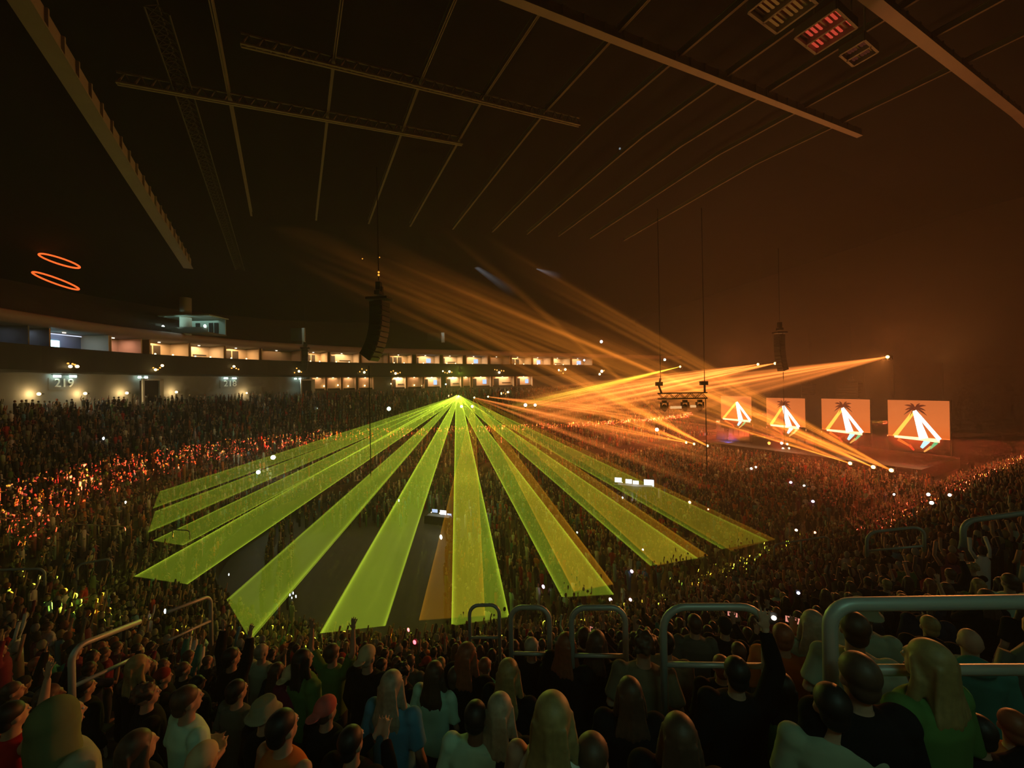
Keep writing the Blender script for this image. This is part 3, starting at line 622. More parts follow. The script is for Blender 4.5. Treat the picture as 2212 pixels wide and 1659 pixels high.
for k, (px, py) in enumerate(((997, 878), (1020, 878), (1135, 875), (1156, 875), (590, 988), (558, 1020), (840, 883), (684, 882), (1419, 928), (1436, 777), (1299, 738), (1300, 802), (1262, 778), (963, 830))):
    yy = 60 if k < 4 else (52, 46, 62, 74, 66, 70, 80, 80, 84, 84)[k - 4]
    if k < 4: c = at(px, py, 61)
    else: c = at(px, py, yy)
    root = empty('spot_lamp', c, 0, ('small warm spot under the green projector', 'small warm spot just right of the first under the projectors', 'left of the two pale spots on a mast right of the projectors', 'right of the two pale spots on a mast right of the projectors', 'bright white lamp among the seats above the left beams', 'smaller white lamp among the seats on the uppermost left beam',
        'greenish white lamp with a hazy glow left of the projectors', 'tiny white light beside the pale stair aisle', 'round pale lamp in the orange beams left of the stage', 'small pale lamp above the yellow beam', 'small bluish white lamp above the far end of the suites', 'pale lamp at the far end of the balcony', 'bluish light at the last suite', 'green-tinted lamp on the lower level')[k], 'lamp')
    r = (.2, .2, .26, .22, .28, .22, .3, .14, .3, .2, .28, .28, .2, .15)[k]; m = MB(); m.ell((0, 0, 0), (r, r, r), 10, 8)
    col = (1, .75, .4) if k in (0, 1, 2, 3, 8, 11) else (.75, 1, .8) if k in (4, 5, 6, 9, 13) else (.8, .9, 1)
    m.build('lens', glow('spot_%d_%d' % (int(col[0] * 9), int(col[2] * 9)), col, 7), root); m = MB(); m.tube([(0, .1, 0), (0, .1, -.5)], .05, 6); m.box((0, .22, 0), (r * 1.4, .3, r * 1.4)); m.build('housing', black, root)
light('seat_lamp_light', 'POINT', at(840, 883, 61.4), 160, (.8, 1, .75), shadow_soft_size=.3)
light('seat_lamp_light', 'POINT', at(590, 988, 51), 160, (.8, 1, .8), shadow_soft_size=.3)

def sheet(name, a, p1, p2, mt, col, alpha, label, group=None, cat='laser beam', nu=18, nv=8, th=.06, w0=.05):
    """a fan-shaped beam: a thin emissive wedge standing for lit haze from the lamp a out to the line p1-p2"""
    a, p1, p2 = Vector(a), Vector(p1), Vector(p2); nrm = (p1 - a).cross(p2 - a).normalized() * th / 2
    vs, uvs, fs = [], [], []
    s = (p2 - p1).normalized() * w0
    for side in (1, -1):
        for i in range(nu + 1):
            t = (i / nu) ** 1.6
            for j in range(nv + 1):
                w = j / nv; q = (a + s * (w - .5)).lerp(p1.lerp(p2, w), t) + nrm * side; vs.append(q - a); uvs.append((t, w))
    K = (nu + 1) * (nv + 1)
    for side in (0, 1):
        for i in range(nu):
            for j in range(nv):
                b = side * K + i * (nv + 1) + j; f = (b, b + 1, b + nv + 2, b + nv + 1); fs.append(f if side else f[::-1])
    me = bpy.data.meshes.new(name); me.from_pydata(vs, [], fs); ul = me.uv_layers.new(name='UVMap'); idx = np.empty(len(me.loops), int); me.loops.foreach_get('vertex_index', idx)
    ul.data.foreach_set('uv', np.array(uvs)[idx].astype(np.float32).ravel()); me.materials.append(mt); me.update()
    o = bpy.data.objects.new(name, me); COL.objects.link(o); o.location = a; o.color = (*col, alpha)
    return tag(o, label, cat, group)  # the beam's light is the mesh's own emission, not scattering
def hitd(px, py, hh=1.5, lim=62):        # where a photo pixel meets the heads of the near audience (or the floor)
    d = ray(px, py); s = 1.2
    while s < lim:
        x, y, z = d.x * s, s, EYE + d.z * s; u, v = UV(x, y); r = rad(u, v)
        if z < ((13.9 + .584 * (r - 45.7) + hh) if r > R0 else hh): break
        s += .05
    return Vector((x, y, z))
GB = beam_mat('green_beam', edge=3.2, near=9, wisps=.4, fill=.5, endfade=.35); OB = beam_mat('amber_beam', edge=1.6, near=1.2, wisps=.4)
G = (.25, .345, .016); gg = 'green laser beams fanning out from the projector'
# end points on the audience: (left edge), (right edge), strength
GL = [((345, 1062), (330, 1098), .42, 'thinnest green beam, uppermost on the left'), ((335, 1105), (320, 1150), .5, 'second green beam from the top on the left'),
      ((330, 1168), (395, 1178), .55, 'third green beam from the top on the left, ending on the side seats'), ((290, 1245), (405, 1262), .62, 'fourth green beam from the top on the left'),
      ((490, 1296), (540, 1382), .72, 'broad green beam reaching the rows of the lower left corner'), ((692, 1368), (832, 1352), .92, 'broad green beam slanting to the front rows left of the middle'),
      ((975, 1352), (1100, 1332), .80, 'broad green beam coming straight down in the middle'), ((1214, 1290), (1326, 1284), .62, 'green beam ending on a lit group right of the middle'),
      ((1405, 1222), (1508, 1206), .50, 'second green beam right of the middle, ending at the right front rows'), ((1560, 1186), (1660, 1168), .30, 'uppermost green beam on the right')]
def endpt(p):
    q = hitd(*p); return q
for (p1, p2, al, lab) in GL: sheet('emissive_laser_beam', S1, endpt(p1), endpt(p2), GB, G, al * .46, lab, gg, w0=.8)
A_ = (.42, .17, .006); ag = 'amber laser beams from the second projector'
for p1, p2, al, lab in (((905, 1340), (1048, 1330), .34, 'dim amber beam crossing the middle green beam'), ((1046, 1340), (1062, 1345), .1, None), ((1240, 1278), (1325, 1262), .46, 'amber beam lying over the green beam right of the middle'),
                        ((1420, 1222), (1530, 1200), .38, 'amber beam lying over the second right green beam'), ((1580, 1190), (1675, 1165), .22, 'uppermost amber beam on the right')):
    if lab: sheet('emissive_laser_beam', S2, endpt(p1), endpt(p2), OB, A_, al * .5, lab, ag)
# streaky orange moving-head beams
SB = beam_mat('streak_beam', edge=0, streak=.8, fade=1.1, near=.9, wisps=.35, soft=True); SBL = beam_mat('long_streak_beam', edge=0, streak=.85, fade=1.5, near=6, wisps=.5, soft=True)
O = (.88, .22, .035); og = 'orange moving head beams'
def fx(px, py, u, label):
    c = at_u(px, py, u); root = empty('moving_head_light', c, RZU, label, 'moving light', 'moving lights on the stage'); m = MB(); m.box((.55, 0, -.45), (.5, .5, .3)); m.build('base', black, root)
    m = MB(); m.box((.5, .38, -.1), (.2, .1, .7)); m.box((.5, -.38, -.1), (.2, .1, .7)); m.build('yoke', black, root); m = MB(); m.tube([(.8, 0, 0), (.1, 0, 0)], [.2, .28], 12); m.build('head', black, root)
    m = MB(); m.ell((.04, 0, 0), (.12, .26, .26), 12, 8); m.build('lens', glow('head_lens', (1, .55, .16), 7), root); return c
up = [(1917, 771, 86, [((1105, 850), (1150, 952), .50), ((1250, 905), (1330, 960), .26)], O, 'rightmost upper moving light above the nearest screen'), (1674, 785, 84, [((1080, 850), (1120, 950), .55)], O, 'upper moving light beside the hanging array'),
      (1637, 787, 84, [((1090, 838), (1110, 915), .50)], O, 'upper moving light left of the hanging array'), (1469, 792, 82, [((1085, 868), (1095, 905), .9)], (.62, .42, .03), 'yellow upper moving light, farthest left')]
k = 0
for px, py, u, ends, col, lab in up:
    c = fx(px, py, u, lab)
    for j, (a, b, al) in enumerate(ends): sheet('emissive_light_beam', c, at_u(*a, 30), at_u(*b, 30), SB, col, al * 3.2, ('streaky beam thrown left and down by the ' + lab.split(' above')[0].split(' beside')[0].split(' left of')[0].split(',')[0]) + (' (second, lower)' if j else '') + {0: '', 1: ' near the array', 2: ' beside it', 3: ''}[up.index((px, py, u, ends, col, lab))], og, 'light beam', th=.2)
low = [(1925, 1016, 72, [((1005, 470), (1135, 640), .34), ((640, 420), (900, 640), .30)], 'lowest rightmost floor moving light'), (1886, 1009, 73, [((760, 480), (880, 640), .26), ((1180, 640), (1230, 740), .34)], 'floor moving light, second from the right'),
       (1836, 1001, 74, [((430, 380), (690, 610), .22), ((1130, 760), (1200, 820), .34)], 'floor moving light, third from the right'), (1528, 963, 74, [((640, 470), (800, 640), .40), ((1000, 640), (1100, 780), .46)], 'floor moving light at the left of the stage'),
       (1499, 959, 75, [((860, 420), (1060, 560), .26), ((1080, 790), (1110, 860), .50)], 'floor moving light just left of another one by the stage'), (1482, 956, 75, [((500, 480), (720, 640), .24), ((1085, 850), (1100, 905), .42)], 'leftmost floor moving light by the stage')]
for px, py, u, ends, lab in low:
    c = fx(px, py, u, lab)
    for j, (a, b, al) in enumerate(ends): sheet('emissive_light_beam', c, at(*a, 44 if j == 0 or a[0] < 1000 else 60), at(*b, 44 if j == 0 or a[0] < 1000 else 60), SBL, (.75, .20, .02) if j else (.78, .22, .02), al * 1.5, 'long streaky beam rising left toward the roof from the %s%s' % (lab, '' if not j else ' (lower ray)'), og, 'light beam', th=.25)
for j, (a, b, al, lab) in enumerate((((1620, 895), (1640, 960), .30, 'upper orange beam from the rightmost projector toward the stage'), ((1600, 965), (1640, 1040), .28, 'middle orange beam from the rightmost projector toward the stage'), ((1520, 1030), (1640, 1110), .22, 'low orange beam from the rightmost projector over the floor audience'))):
    sheet('emissive_light_beam', S3 if j == 0 else S2, at(*a, 72 - 8 * j), at(*b, 70 - 9 * j), SB, O, al * 2.8, lab, 'orange beams from the amber projectors', 'light beam', th=.2)
# small white spots with short cones, emissive shells painted in place of lit haze
CB = beam_mat('cone_beam', edge=0, fade=1.6, near=.6, wisps=.1)
def cone(a, b, r, col, alpha, label, r0=.06):
    a, b = Vector(a), Vector(b); d = b - a; up = d.normalized().orthogonal().normalized(); w = d.normalized().cross(up); vs, uvs, fs = [], [], []; nu, nv = 8, 20; base = 0
    for sh in (1, .75, .5, .25):
        for i in range(nu + 1):
            for j in range(nv + 1):
                q = 2 * math.pi * j / nv; rr = (r0 + (r - r0) * i / nu) * sh; vs.append(d * (i / nu) + (up * math.cos(q) + w * math.sin(q)) * rr); uvs.append((i / nu, .5))
        for i in range(nu):
            for j in range(nv): k = base + i * (nv + 1) + j; fs.append((k, k + 1, k + nv + 2, k + nv + 1))
        base = len(vs)
    me = bpy.data.meshes.new('emissive_light_cone'); me.from_pydata(vs, [], fs); ul = me.uv_layers.new(name='UVMap'); idx = np.empty(len(me.loops), int); me.loops.foreach_get('vertex_index', idx)
    ul.data.foreach_set('uv', np.array(uvs)[idx].astype(np.float32).ravel()); me.materials.append(CB); o = bpy.data.objects.new('emissive_light_cone', me); COL.objects.link(o); o.location = a; o.color = (*col, alpha)
    return tag(o, label, 'light beam')
for px, py, y, bx, by, by_y, r, lab in ((993, 553, 70, 1120, 640, 66, 1.0, 'thin white cone of light above the orange beams'), (1157, 580, 75, 1215, 600, 72, .9, 'faint short white cone right of the longer one'), (110, 650, 55, 135, 705, 55, 1.5, 'pale green cone of light below two small lamps at the left'),
                                   (14, 296, 45, 45, 350, 45, .8, 'faint bluish cone at the far left edge')):
    a = at(px, py, y); b = at(bx, by, by_y); cone(a, b, r, (.5, .55, .6), .045, lab)
for k, (px, py, y) in enumerate(((92, 652, 55), (129, 658, 55), (14, 296, 45), (993, 553, 70), (1157, 580, 75), (935, 530, 70), (658, 523, 60), (859, 547, 60), (1339, 321, 40), (1738, 411, 60), (1440, 306, 42), (380, 362, 45), (390, 368, 45), (955, 545, 70))):
    c = at(px, py, y); root = empty('roof_spot', c, 0, ('bright pale spot lamp at the left under the orange ovals', 'second pale spot lamp right of the bright one under the orange ovals', 'bluish spot high on the far left edge', 'white spot at the tip of the thin white cone', 'small white spot right of the thin white cone', 'tiny white light high above the beams', 'tiny pale light over the upper left beams', 'tiny pale greenish light above the hanging array', 'faint grey light under the roof in the middle', 'small orange light high in the haze above the stage', 'dim amber fitting under the roof right of the middle', 'left of two tiny yellow lights beside the wide left truss', 'right of two tiny yellow lights beside the wide left truss', 'faint light beside the thin white cone')[k], 'lamp')
    r = (.36, .26, .14, .14, .12, .08, .08, .07, .1, .28, .16, .08, .08, .06)[k]; st = (12, 12, 6, 6, 4, 2, 2, .8, .25, .5, .12, .8, .8, .3)[k]; col = (1, .35, .08) if k == 9 else (1, .6, .2) if k in (10, 11, 12) else (.75, .9, 1) if k > 1 else (.75, 1, .92)
    m = MB(); m.ell((0, 0, 0), (r, r, r), 8, 6); m.build('lens', glow('rs_%d' % k, col, st), root); m = MB(); m.box((0, r + .1, r * .4), (r * 1.3, .3, r * 1.3)); m.tube([(0, r, 0), (0, r, 1.5)], .03, 5); m.build('housing', black, root)
# orange oval loops of light, built as hung glowing tubes
def oval(px0, py0, px1, py1, y, wid, label, gap=False):
    a, b = at(px0, py0, y), at(px1, py1, y); c = (a + b) / 2; d = (b - a) / 2; n = Vector((-d.z, 0, d.x)).normalized() * wid; root = empty('oval_light_loop', c, 0, label, 'ring light')
    pts = [d * math.cos(q) + n * math.sin(q) + Vector((0, .1 * math.sin(q), 0)) for q in [2 * math.pi * k / 40 for k in range(40)]]
    m = MB(); m.tube(pts, .09, 8, closed=True); m.build('tube', glow('loop_orange', (1, .12, .02), 1.6), root, True)
    m = MB()
    for s in (-.8, .8): m.tube([d * s, d * s + Vector((0, .5, 1.2))], .02, 5)
    m.build('hanger', black, root)
oval(84, 549, 172, 578, 42, .32, 'upper of two slanting orange oval rings at the left'); oval(70, 588, 170, 625, 42, .28, 'lower of two slanting orange oval rings at the left'); oval(-60, 508, 9, 532, 42, .3, 'orange oval ring cut off by the left edge')

# ------------------------------------------------------------------ mixing desks on the floor
def desk(px, py, y, mons, label, w=3.4):
    c = at(px, py, y); c.z = 0; root = empty('mixing_desk', c, -.35, label, 'mixing desk'); m = MB(); m.box((0, 0, .45), (w, 1.0, .9)); m.build('desk_body', stm, root)
    m = MB(); m.box((0, -.25, .98), (w * .8, .5, .12), Matrix.Rotation(.25, 3, 'X')); m.build('console', mat('console_grey', (.2, .2, .22), .5), root)
    for k, (x, z, ww, hh, st, col) in enumerate(mons):
        mm = MB(); mm.box((x, .25, z), (ww, .06, hh)); b = mm.build('monitor', black, root); mm = MB(); mm.box((x, .21, z), (ww * .9, .02, hh * .86)); mm.build('monitor_picture', glow('mon_%d' % (int(st * 10) + int(col[2] * 5)), col, st), b)
        mm = MB(); mm.tube([(x, .3, .9), (x, .3, z - hh / 2)], .03, 6); mm.build('stand', black, b)
    for k in range(3): mm = MB(); mm.ell((-w * .3 + k * w * .3, -.1, 1.25), (.05, .05, .05), 6, 5); mm.build('desk_lamp', glow('desk_lamp', (1, .7, .4), 6), root)
desk(950, 1092, 46, [(-.8, 1.35, .8, .45, 1.0, (.55, .7, 1)), (.3, 1.25, .9, .6, 2.2, (.9, .9, 1)), (1.1, 1.0, .6, .5, 1.2, (.9, .8, .7))], 'mixing desk with bright monitors among the floor audience, left of the middle beam', 3.6)
desk(1372, 1052, 58, [(-2.4, 1.5, 1.1, .8, 2.0, (.75, .85, 1)), (-.9, 1.4, 1.0, .7, 2.6, (1, .95, 1)), (.1, 1.3, .9, .6, 2.2, (1, .9, .8)), (1.9, 1.3, 1.5, 1.2, 2.4, (.85, .95, 1))], 'long mixing desk with bright white monitors right of the amber beams', 6)
light('desk_light', 'POINT', at(1372, 1046, 57), 60, (.8, .9, 1), shadow_soft_size=.4); light('desk_light', 'POINT', at(952, 1080, 45), 50, (.9, .85, 1), shadow_soft_size=.4)

# ------------------------------------------------------------------ steel guard rails between the sections
def rail(x0, y0, x1, y1, depth0, depth1, label, r=.033, drop=1.0, mid=.5, cornr=.16, ends=(1, 1)):
    a, b = at(x0, y0, depth0), at(x1, y1, depth1); d = b - a; L = d.length; t = d / L; dn = Vector((0, 0, -1)); c = a.copy(); root = empty('guard_rail', c, 0, label, 'guard rail', 'steel guard rails around the seating sections')
    pts = []
    if ends[0]: pts += [dn * drop] + [t * cornr * (1 - math.cos(q)) + dn * cornr * (1 - math.sin(q)) for q in [math.pi / 2 * k / 6 for k in range(7)]]
    else: pts += [Vector((0, 0, 0))]
    e = d
    if ends[1]: pts += [e - t * cornr * (1 - math.sin(q)) + dn * cornr * (1 - math.cos(q)) for q in [math.pi / 2 * k / 6 for k in range(7)]] + [e + dn * drop]
    else: pts += [e]
    m = MB(); m.tube(pts, r, 10); m.build('top_rail', galv, root, True)
    if mid: m = MB(); m.tube([t * .02 + dn * mid, e - t * .02 + dn * mid], r * .75, 8); m.build('middle_rail', galv, root, True)
    n = max(0, int(L / 1.6))
    for k in range(1, n + 1): m = MB(); m.tube([d * k / (n + 1), d * k / (n + 1) + dn * drop], r * .8, 8); m.build('post', galv, root, True)
rail(1792, 1306, 2290, 1299, 2.55, 2.45, 'thick pale guard rail at the right edge, nearest of all', r=.043, mid=.42, drop=.9, cornr=.14)
rail(1432, 1311, 1652, 1311, 3.6, 3.5, 'rounded guard rail right of centre in front of the audience', mid=.52, cornr=.2)
rail(1234, 1313, 1350, 1312, 4.6, 4.5, 'guard rail right of the middle beam, behind small heads', mid=.55)
rail(1103, 1312, 1186, 1312, 5.2, 5.1, 'small guard rail just right of the middle beam', mid=.6)
rail(1014, 1308, 1078, 1306, 6.8, 6.7, 'short guard rail inside the foot of the middle beam', mid=.55, r=.03)
rail(154, 1400, 302, 1343, 4.6, 5.4, 'slanting guard rail at the lower left beside a white shirt', mid=.45, ends=(1, 0))
rail(362, 1322, 455, 1287, 7.0, 8.0, 'slanting guard rail left of the broad lower left beam', mid=.5, ends=(0, 1))
rail(-40, 1232, 96, 1228, 11, 11.5, 'guard rail at the left edge above glowing hands', mid=0, drop=.5)
rail(166, 1220, 240, 1206, 13, 13.4, 'short guard rail at the left between two groups', mid=0, drop=.5)
rail(-40, 1118, 76, 1124, 24, 24, 'thin pale rail at the left edge below the red strip', mid=0)
rail(156, 1132, 270, 1138, 23, 23, 'thin rail among the left side seats, first from the left', mid=0, drop=.5); rail(336, 1142, 410, 1146, 23, 23, 'thin rail among the left side seats beside a pale hand', mid=0, drop=.5)
rail(1872, 1150, 1996, 1137, 9, 8.6, 'dim curved guard rail at the right among the upper heads', mid=.42, cornr=.2, drop=.55)
rail(2080, 1126, 2290, 1098, 6.3, 6.0, 'bluish guard rail at the right edge, above the thick one', mid=0, drop=.4, r=.04)
rail(1672, 1176, 1790, 1158, 16, 15.5, 'thin distant guard rail right of the beams', mid=0, drop=.5)
# ------------------------------------------------------------------ people
skin_m = mat('skin', objcol=True, rough=.55, noise=.1, nscale=9); cloth_m = mat('cloth', objcol=True, rough=.95, noise=.22, nscale=7, spec=.1)
hair_m = mat('hair', objcol=True, rough=.55, noise=.45, nscale=26, spec=.5); jeans_m = mat('dark_trousers', (.03, .035, .05), .9, noise=.2, nscale=8); shoe_m = mat('shoe', (.05, .05, .05), .6)
eye_m = mat('eye_white', (.7, .7, .68), .3); lip_m = mat('lips', (.35, .12, .1), .5)
def remesh(mb, name, voxel, mt, smooth=6):
    me = mb.mesh('tmp', mt); o = bpy.data.objects.new('tmp', me); COL.objects.link(o)
    a = o.modifiers.new('r', 'REMESH'); a.mode = 'VOXEL'; a.voxel_size = voxel; a.use_smooth_shade = True
    b = o.modifiers.new('s', 'SMOOTH'); b.iterations = smooth; b.factor = .5
    dg = bpy.context.evaluated_depsgraph_get(); me2 = bpy.data.meshes.new_from_object(o.evaluated_get(dg)); me2.name = name
    bpy.data.objects.remove(o); me2.materials.clear(); me2.materials.append(mt); return me2
SH = .185
# arm poses: elbow, wrist, direction of the hand (right side; left mirrors x)
ARM = {'down': ((.25, -.02, 1.14), (.26, .08, .90), (0, .15, -1)), 'bent': ((.27, -.03, 1.14), (.12, .20, 1.12), (-1, .3, .1)), 'phone': ((.25, .22, 1.26), (.11, .36, 1.50), (-.1, .15, 1)),
       'high': ((.28, .04, 1.66), (.24, .10, 1.90), (0, .1, 1)), 'wave': ((.40, .05, 1.56), (.42, .10, 1.80), (.2, .1, 1)), 'clap': ((.25, .14, 1.22), (.05, .33, 1.38), (-.3, .5, .8))}
POSE = {'down': ('down', 'down'), 'fold': ('bent', 'bent'), 'phone': ('phone', 'bent'), 'up': ('high', 'wave'), 'one': ('high', 'down'), 'clap': ('clap', 'clap'), 'film': ('high', 'bent')}
def arm_pts(side, kind):
    e, w, h = ARM[kind]; sx = side; return (Vector((sx * SH, 0, 1.405)), Vector((sx * e[0], e[1], e[2])), Vector((sx * w[0], w[1], w[2])), Vector((sx * h[0], h[1], h[2])).normalized())
def hand(m, w, d, side):
    n = Vector((side, 0, 0)); n = (n - d * n.dot(d)); n = n.normalized() if n.length > .1 else Vector((0, 1, 0)); b = d.cross(n).normalized()
    rot = Matrix((n, b, d)).transposed()
    m.ell(w + d * .045, (.038, .017, .05), 10, 8, rot)
    for k, (o, l) in enumerate(((-.029, .062), (-.010, .074), (.010, .069), (.029, .055))):
        a = w + d * .08 + n * o; p = a + d * l * .55 + n * o * .35 + b * .006; q = p + d * l * .5 + b * .018 + n * o * .2; m.tube([a, p, q], [.0095, .009, .0075], 6)
    a = w + d * .03 - n * .030 * 1; p = a - n * .028 + d * .02; q = p - n * .010 + d * .03; m.tube([a, p, q], [.012, .010, .008], 6)
def body_mesh(pose):
    m = MB(); L, R = POSE[pose][1], POSE[pose][0]
    m.loft([((0, 0, .84), .13, .10), ((0, 0, .93), .165, .115), ((0, .005, 1.05), .145, .10), ((0, .01, 1.2), .16, .11), ((0, 0, 1.33), .175, .11), ((0, -.005, 1.42), .15, .085), ((0, -.01, 1.46), .07, .06)])
    m.tube([(0, -.012, 1.40), (0, -.005, 1.50), (0, .005, 1.58)], [.062, .055, .055], 12)
    m.ell((0, -.008, 1.635), (.075, .093, .098), 16, 12); m.ell((0, .028, 1.575), (.056, .066, .064), 14, 10); m.ell((0, .06, 1.535), (.028, .028, .022), 10, 8)
    m.tube([(0, .088, 1.635), (0, .108, 1.595)], [.009, .016], 8); m.ell((0, .078, 1.652), (.05, .018, .012), 10, 6)
    for s in (-1, 1): m.ell((s * .077, -.005, 1.605), (.010, .020, .031), 8, 6)
    for s, k in ((1, R), (-1, L)):
        a, e, w, d = arm_pts(s, k); m.ell(a, (.058, .055, .058), 10, 8); m.tube([a, a.lerp(e, .5), e, e.lerp(w, .35), w], [.052, .046, .038, .036, .025], 10); hand(m, w, d, s)
        h = Vector((s * .088, 0, .88)); k_ = Vector((s * .10, .02, .48)); f = Vector((s * .11, -.02, .08)); m.tube([h, h.lerp(k_, .5), k_, k_.lerp(f, .35), f], [.088, .073, .055, .052, .036], 12); m.ell(f + Vector((0, .06, -.04)), (.042, .12, .036), 10, 8)
    return remesh(m, 'body_' + pose, .0095, skin_m, 4)
def shirt_mesh(pose, kind):
    m = MB(); L, R = POSE[pose][1], POSE[pose][0]; g = .014 if kind == 'tee' else .03 if kind != 'tank' else .01
    m.loft([((0, 0, .86), .165 + g, .12 + g), ((0, 0, .95), .168 + g, .12 + g), ((0, .005, 1.06), .158 + g, .108 + g), ((0, .01, 1.2), .168 + g, .115 + g), ((0, 0, 1.34), .18 + g, .115 + g), ((0, -.005, 1.425), .15 + g * .6, .088 + g), ((0, -.01, 1.468), .075 + g * .4, .066 + g * .4)])
    for s, k in ((1, R), (-1, L)):
        a, e, w, d = arm_pts(s, k)
        if kind == 'tank': continue
        m.ell(a, (.062 + g, .062 + g, .062 + g * .7), 10, 8)
        if kind == 'tee': m.tube([a, a.lerp(e, .45), a.lerp(e, .8)], [.062 + g * .5, .06 + g * .6, .058 + g], 12)
        else: m.tube([a, e, e.lerp(w, .5), w.lerp(e, .04)], [.058 + g * .7, .05 + g * .6, .045 + g * .5, .036 + g * .3], 12)
    if kind == 'hood': m.ell((0, -.085, 1.46), (.13, .085, .085), 12, 8)
    return remesh(m, 'shirt_' + kind + '_' + pose, .014, cloth_m, 3)
def trousers_mesh():
    m = MB(); m.loft([((0, 0, .80), .15, .115), ((0, 0, .9), .185, .135), ((0, 0, .96), .17, .125)])
    for s in (-1, 1): m.tube([(s * .088, 0, .88), (s * .10, .02, .48), (s * .11, -.02, .10)], [.10, .075, .062], 12)
    return remesh(m, 'trousers', .018, jeans_m, 3)
def hair_mesh(kind):
    m = MB(); m.ell((0, -.022, 1.664), (.086, .097, .088), 18, 12)
    if kind == 'short': m.ell((0, -.05, 1.60), (.071, .058, .07), 14, 10)
    if kind == 'crop': m = MB(); m.ell((0, -.016, 1.650), (.079, .092, .089), 18, 12); m.ell((0, -.035, 1.60), (.073, .064, .062), 14, 10)
    if kind == 'long':
        m.loft([((0, -.085, 1.27), .06, .02), ((0, -.095, 1.34), .10, .032), ((0, -.085, 1.43), .105, .042), ((0, -.06, 1.51), .082, .05), ((0, -.04, 1.58), .080, .062), ((0, -.03, 1.66), .084, .075)])
        for k in range(7): x = (k - 3) * .03; m.tube([(x * .8, -.115 + abs(x) * .3, 1.66), (x * .9, -.115 + abs(x) * .3, 1.52), (x * 1.25, -.13 + abs(x) * .3, 1.40), (x, -.11, 1.26 + (k % 3) * .02)], [.012, .016, .018, .006], 6)
        for s in (-1, 1): m.tube([(s * .07, .02, 1.66), (s * .088, -.01, 1.56), (s * .10, .01, 1.42), (s * .09, .03, 1.34)], [.02, .03, .032, .015], 8)
    if kind == 'bun': m.ell((0, -.04, 1.61), (.078, .07, .075), 14, 10); m.ell((0, -.09, 1.735), (.04, .04, .038), 12, 8)
    if kind == 'pony': m.ell((0, -.04, 1.61), (.078, .07, .075), 14, 10); m.tube([(0, -.11, 1.68), (0, -.15, 1.60), (0, -.13, 1.45), (0, -.11, 1.36)], [.03, .035, .03, .012], 8)
    if kind == 'curly':
        for k in range(40):
            a = rnd.uniform(0, 6.28); z = rnd.uniform(-.3, 1); q = math.sqrt(max(0, 1 - z * z)); x, y = math.cos(a) * q, math.sin(a) * q
            if y > .45 and z < .5: continue
            m.ell((x * .09, -.02 + y * .1, 1.655 + z * .1), (.028, .028, .028), 6, 5)
    return remesh(m, 'hair_' + kind, .010, hair_m, 3)
def cap_mesh(kind):
    m = MB(); m.ell((0, -.012, 1.672), (.090, .105, .085), 18, 12)
    if kind == 'cap': m.ell((0, .13, 1.655), (.065, .075, .012), 14, 6)
    if kind == 'backcap': m.ell((0, -.135, 1.65), (.065, .07, .012), 14, 6)
    if kind == 'bucket': m.loft([((0, -.01, 1.63), .15, .165), ((0, -.01, 1.66), .10, .115), ((0, -.01, 1.75), .08, .095)])
    if kind == 'hooded': m = MB(); m.ell((0, -.035, 1.645), (.115, .115, .125), 18, 12); m.loft([((0, -.03, 1.42), .15, .11), ((0, -.04, 1.52), .125, .11), ((0, -.03, 1.62), .11, .11)])
    return remesh(m, 'hat_' + kind, .011, cloth_m, 3)
CACHE = {}
def get(f, *a):
    if (f, a) not in CACHE: CACHE[(f, a)] = f(*a)
    return CACHE[(f, a)]
def shoes_mesh():
    m = MB()
    for s in (-1, 1): m.ell((s * .11, .045, .045), (.05, .14, .045), 10, 8); m.ell((s * .11, -.03, .08), (.045, .05, .05), 8, 6)
    return m.mesh('shoes', shoe_m, True)
def eyes_mesh(s):
    m = MB(); m.ell((s * .031, .083, 1.633), (.012, .006, .007), 8, 6)
    return m.mesh('eyes', eye_m, True)
def mouth_mesh(): m = MB(); m.ell((0, .091, 1.562), (.022, .008, .006), 8, 6); return m.mesh('mouth', lip_m, True)
def part(name, me, parent, col=None):
    o = bpy.data.objects.new(name, me); COL.objects.link(o); o.parent = parent
    if col: o.color = (*col, 1)
    return o
PROTO = {}
def person_tree(pose, top, head, near):
    """first of a kind is built; every later one is copied from it"""
    key = (pose, top, head, near)
    if key not in PROTO:
        r = bpy.data.objects.new('person', get(body_mesh, pose)); COL.objects.link(r)
        part('jacket' if top in ('jacket', 'hood') else 'shirt', get(shirt_mesh, pose, top), r); part('trousers', get(trousers_mesh), r)
        if head in ('cap', 'backcap', 'bucket', 'hooded'): part('hood' if head == 'hooded' else 'hat', get(cap_mesh, head), r)
        if head not in ('bald', 'hooded', 'bucket'): part('hair', get(hair_mesh, {'cap': 'crop', 'backcap': 'crop'}.get(head, head)), r)
        if near: part('shoes', get(shoes_mesh), r); [part('eye', get(eyes_mesh, s_), r) for s_ in (-1, 1)]; part('mouth', get(mouth_mesh), r)
        PROTO[key] = r; return r
    return copy_tree(PROTO[key])
def face_rz(c, off=0.0): t = (P(55, 42) if c.y < 16 else P(80, 42)) - c; return math.atan2(t.y, t.x) - math.pi / 2 + off
used = []
def put_person(loc, scale, pose, top, head, shirt_c, hair_c, skin_c, hat_c=None, off=0.0, near=False, label=None, group=None, wide=1.0):
    r = person_tree(pose, top, head, near); r.location = loc; r.rotation_euler = (0, 0, face_rz(Vector(loc), off)); r.scale = (scale * wide, scale, scale); r.color = (*skin_c, 1)
    for ch in r.children:
        n = ch.name.split('.')[0]
        if n in ('shirt', 'jacket'): ch.color = (*shirt_c, 1)
        elif n == 'hair': ch.color = (*hair_c, 1)
        elif n in ('hat', 'hood'): ch.color = (*(hat_c or shirt_c), 1)
    tag(r, label, 'person', group); return r
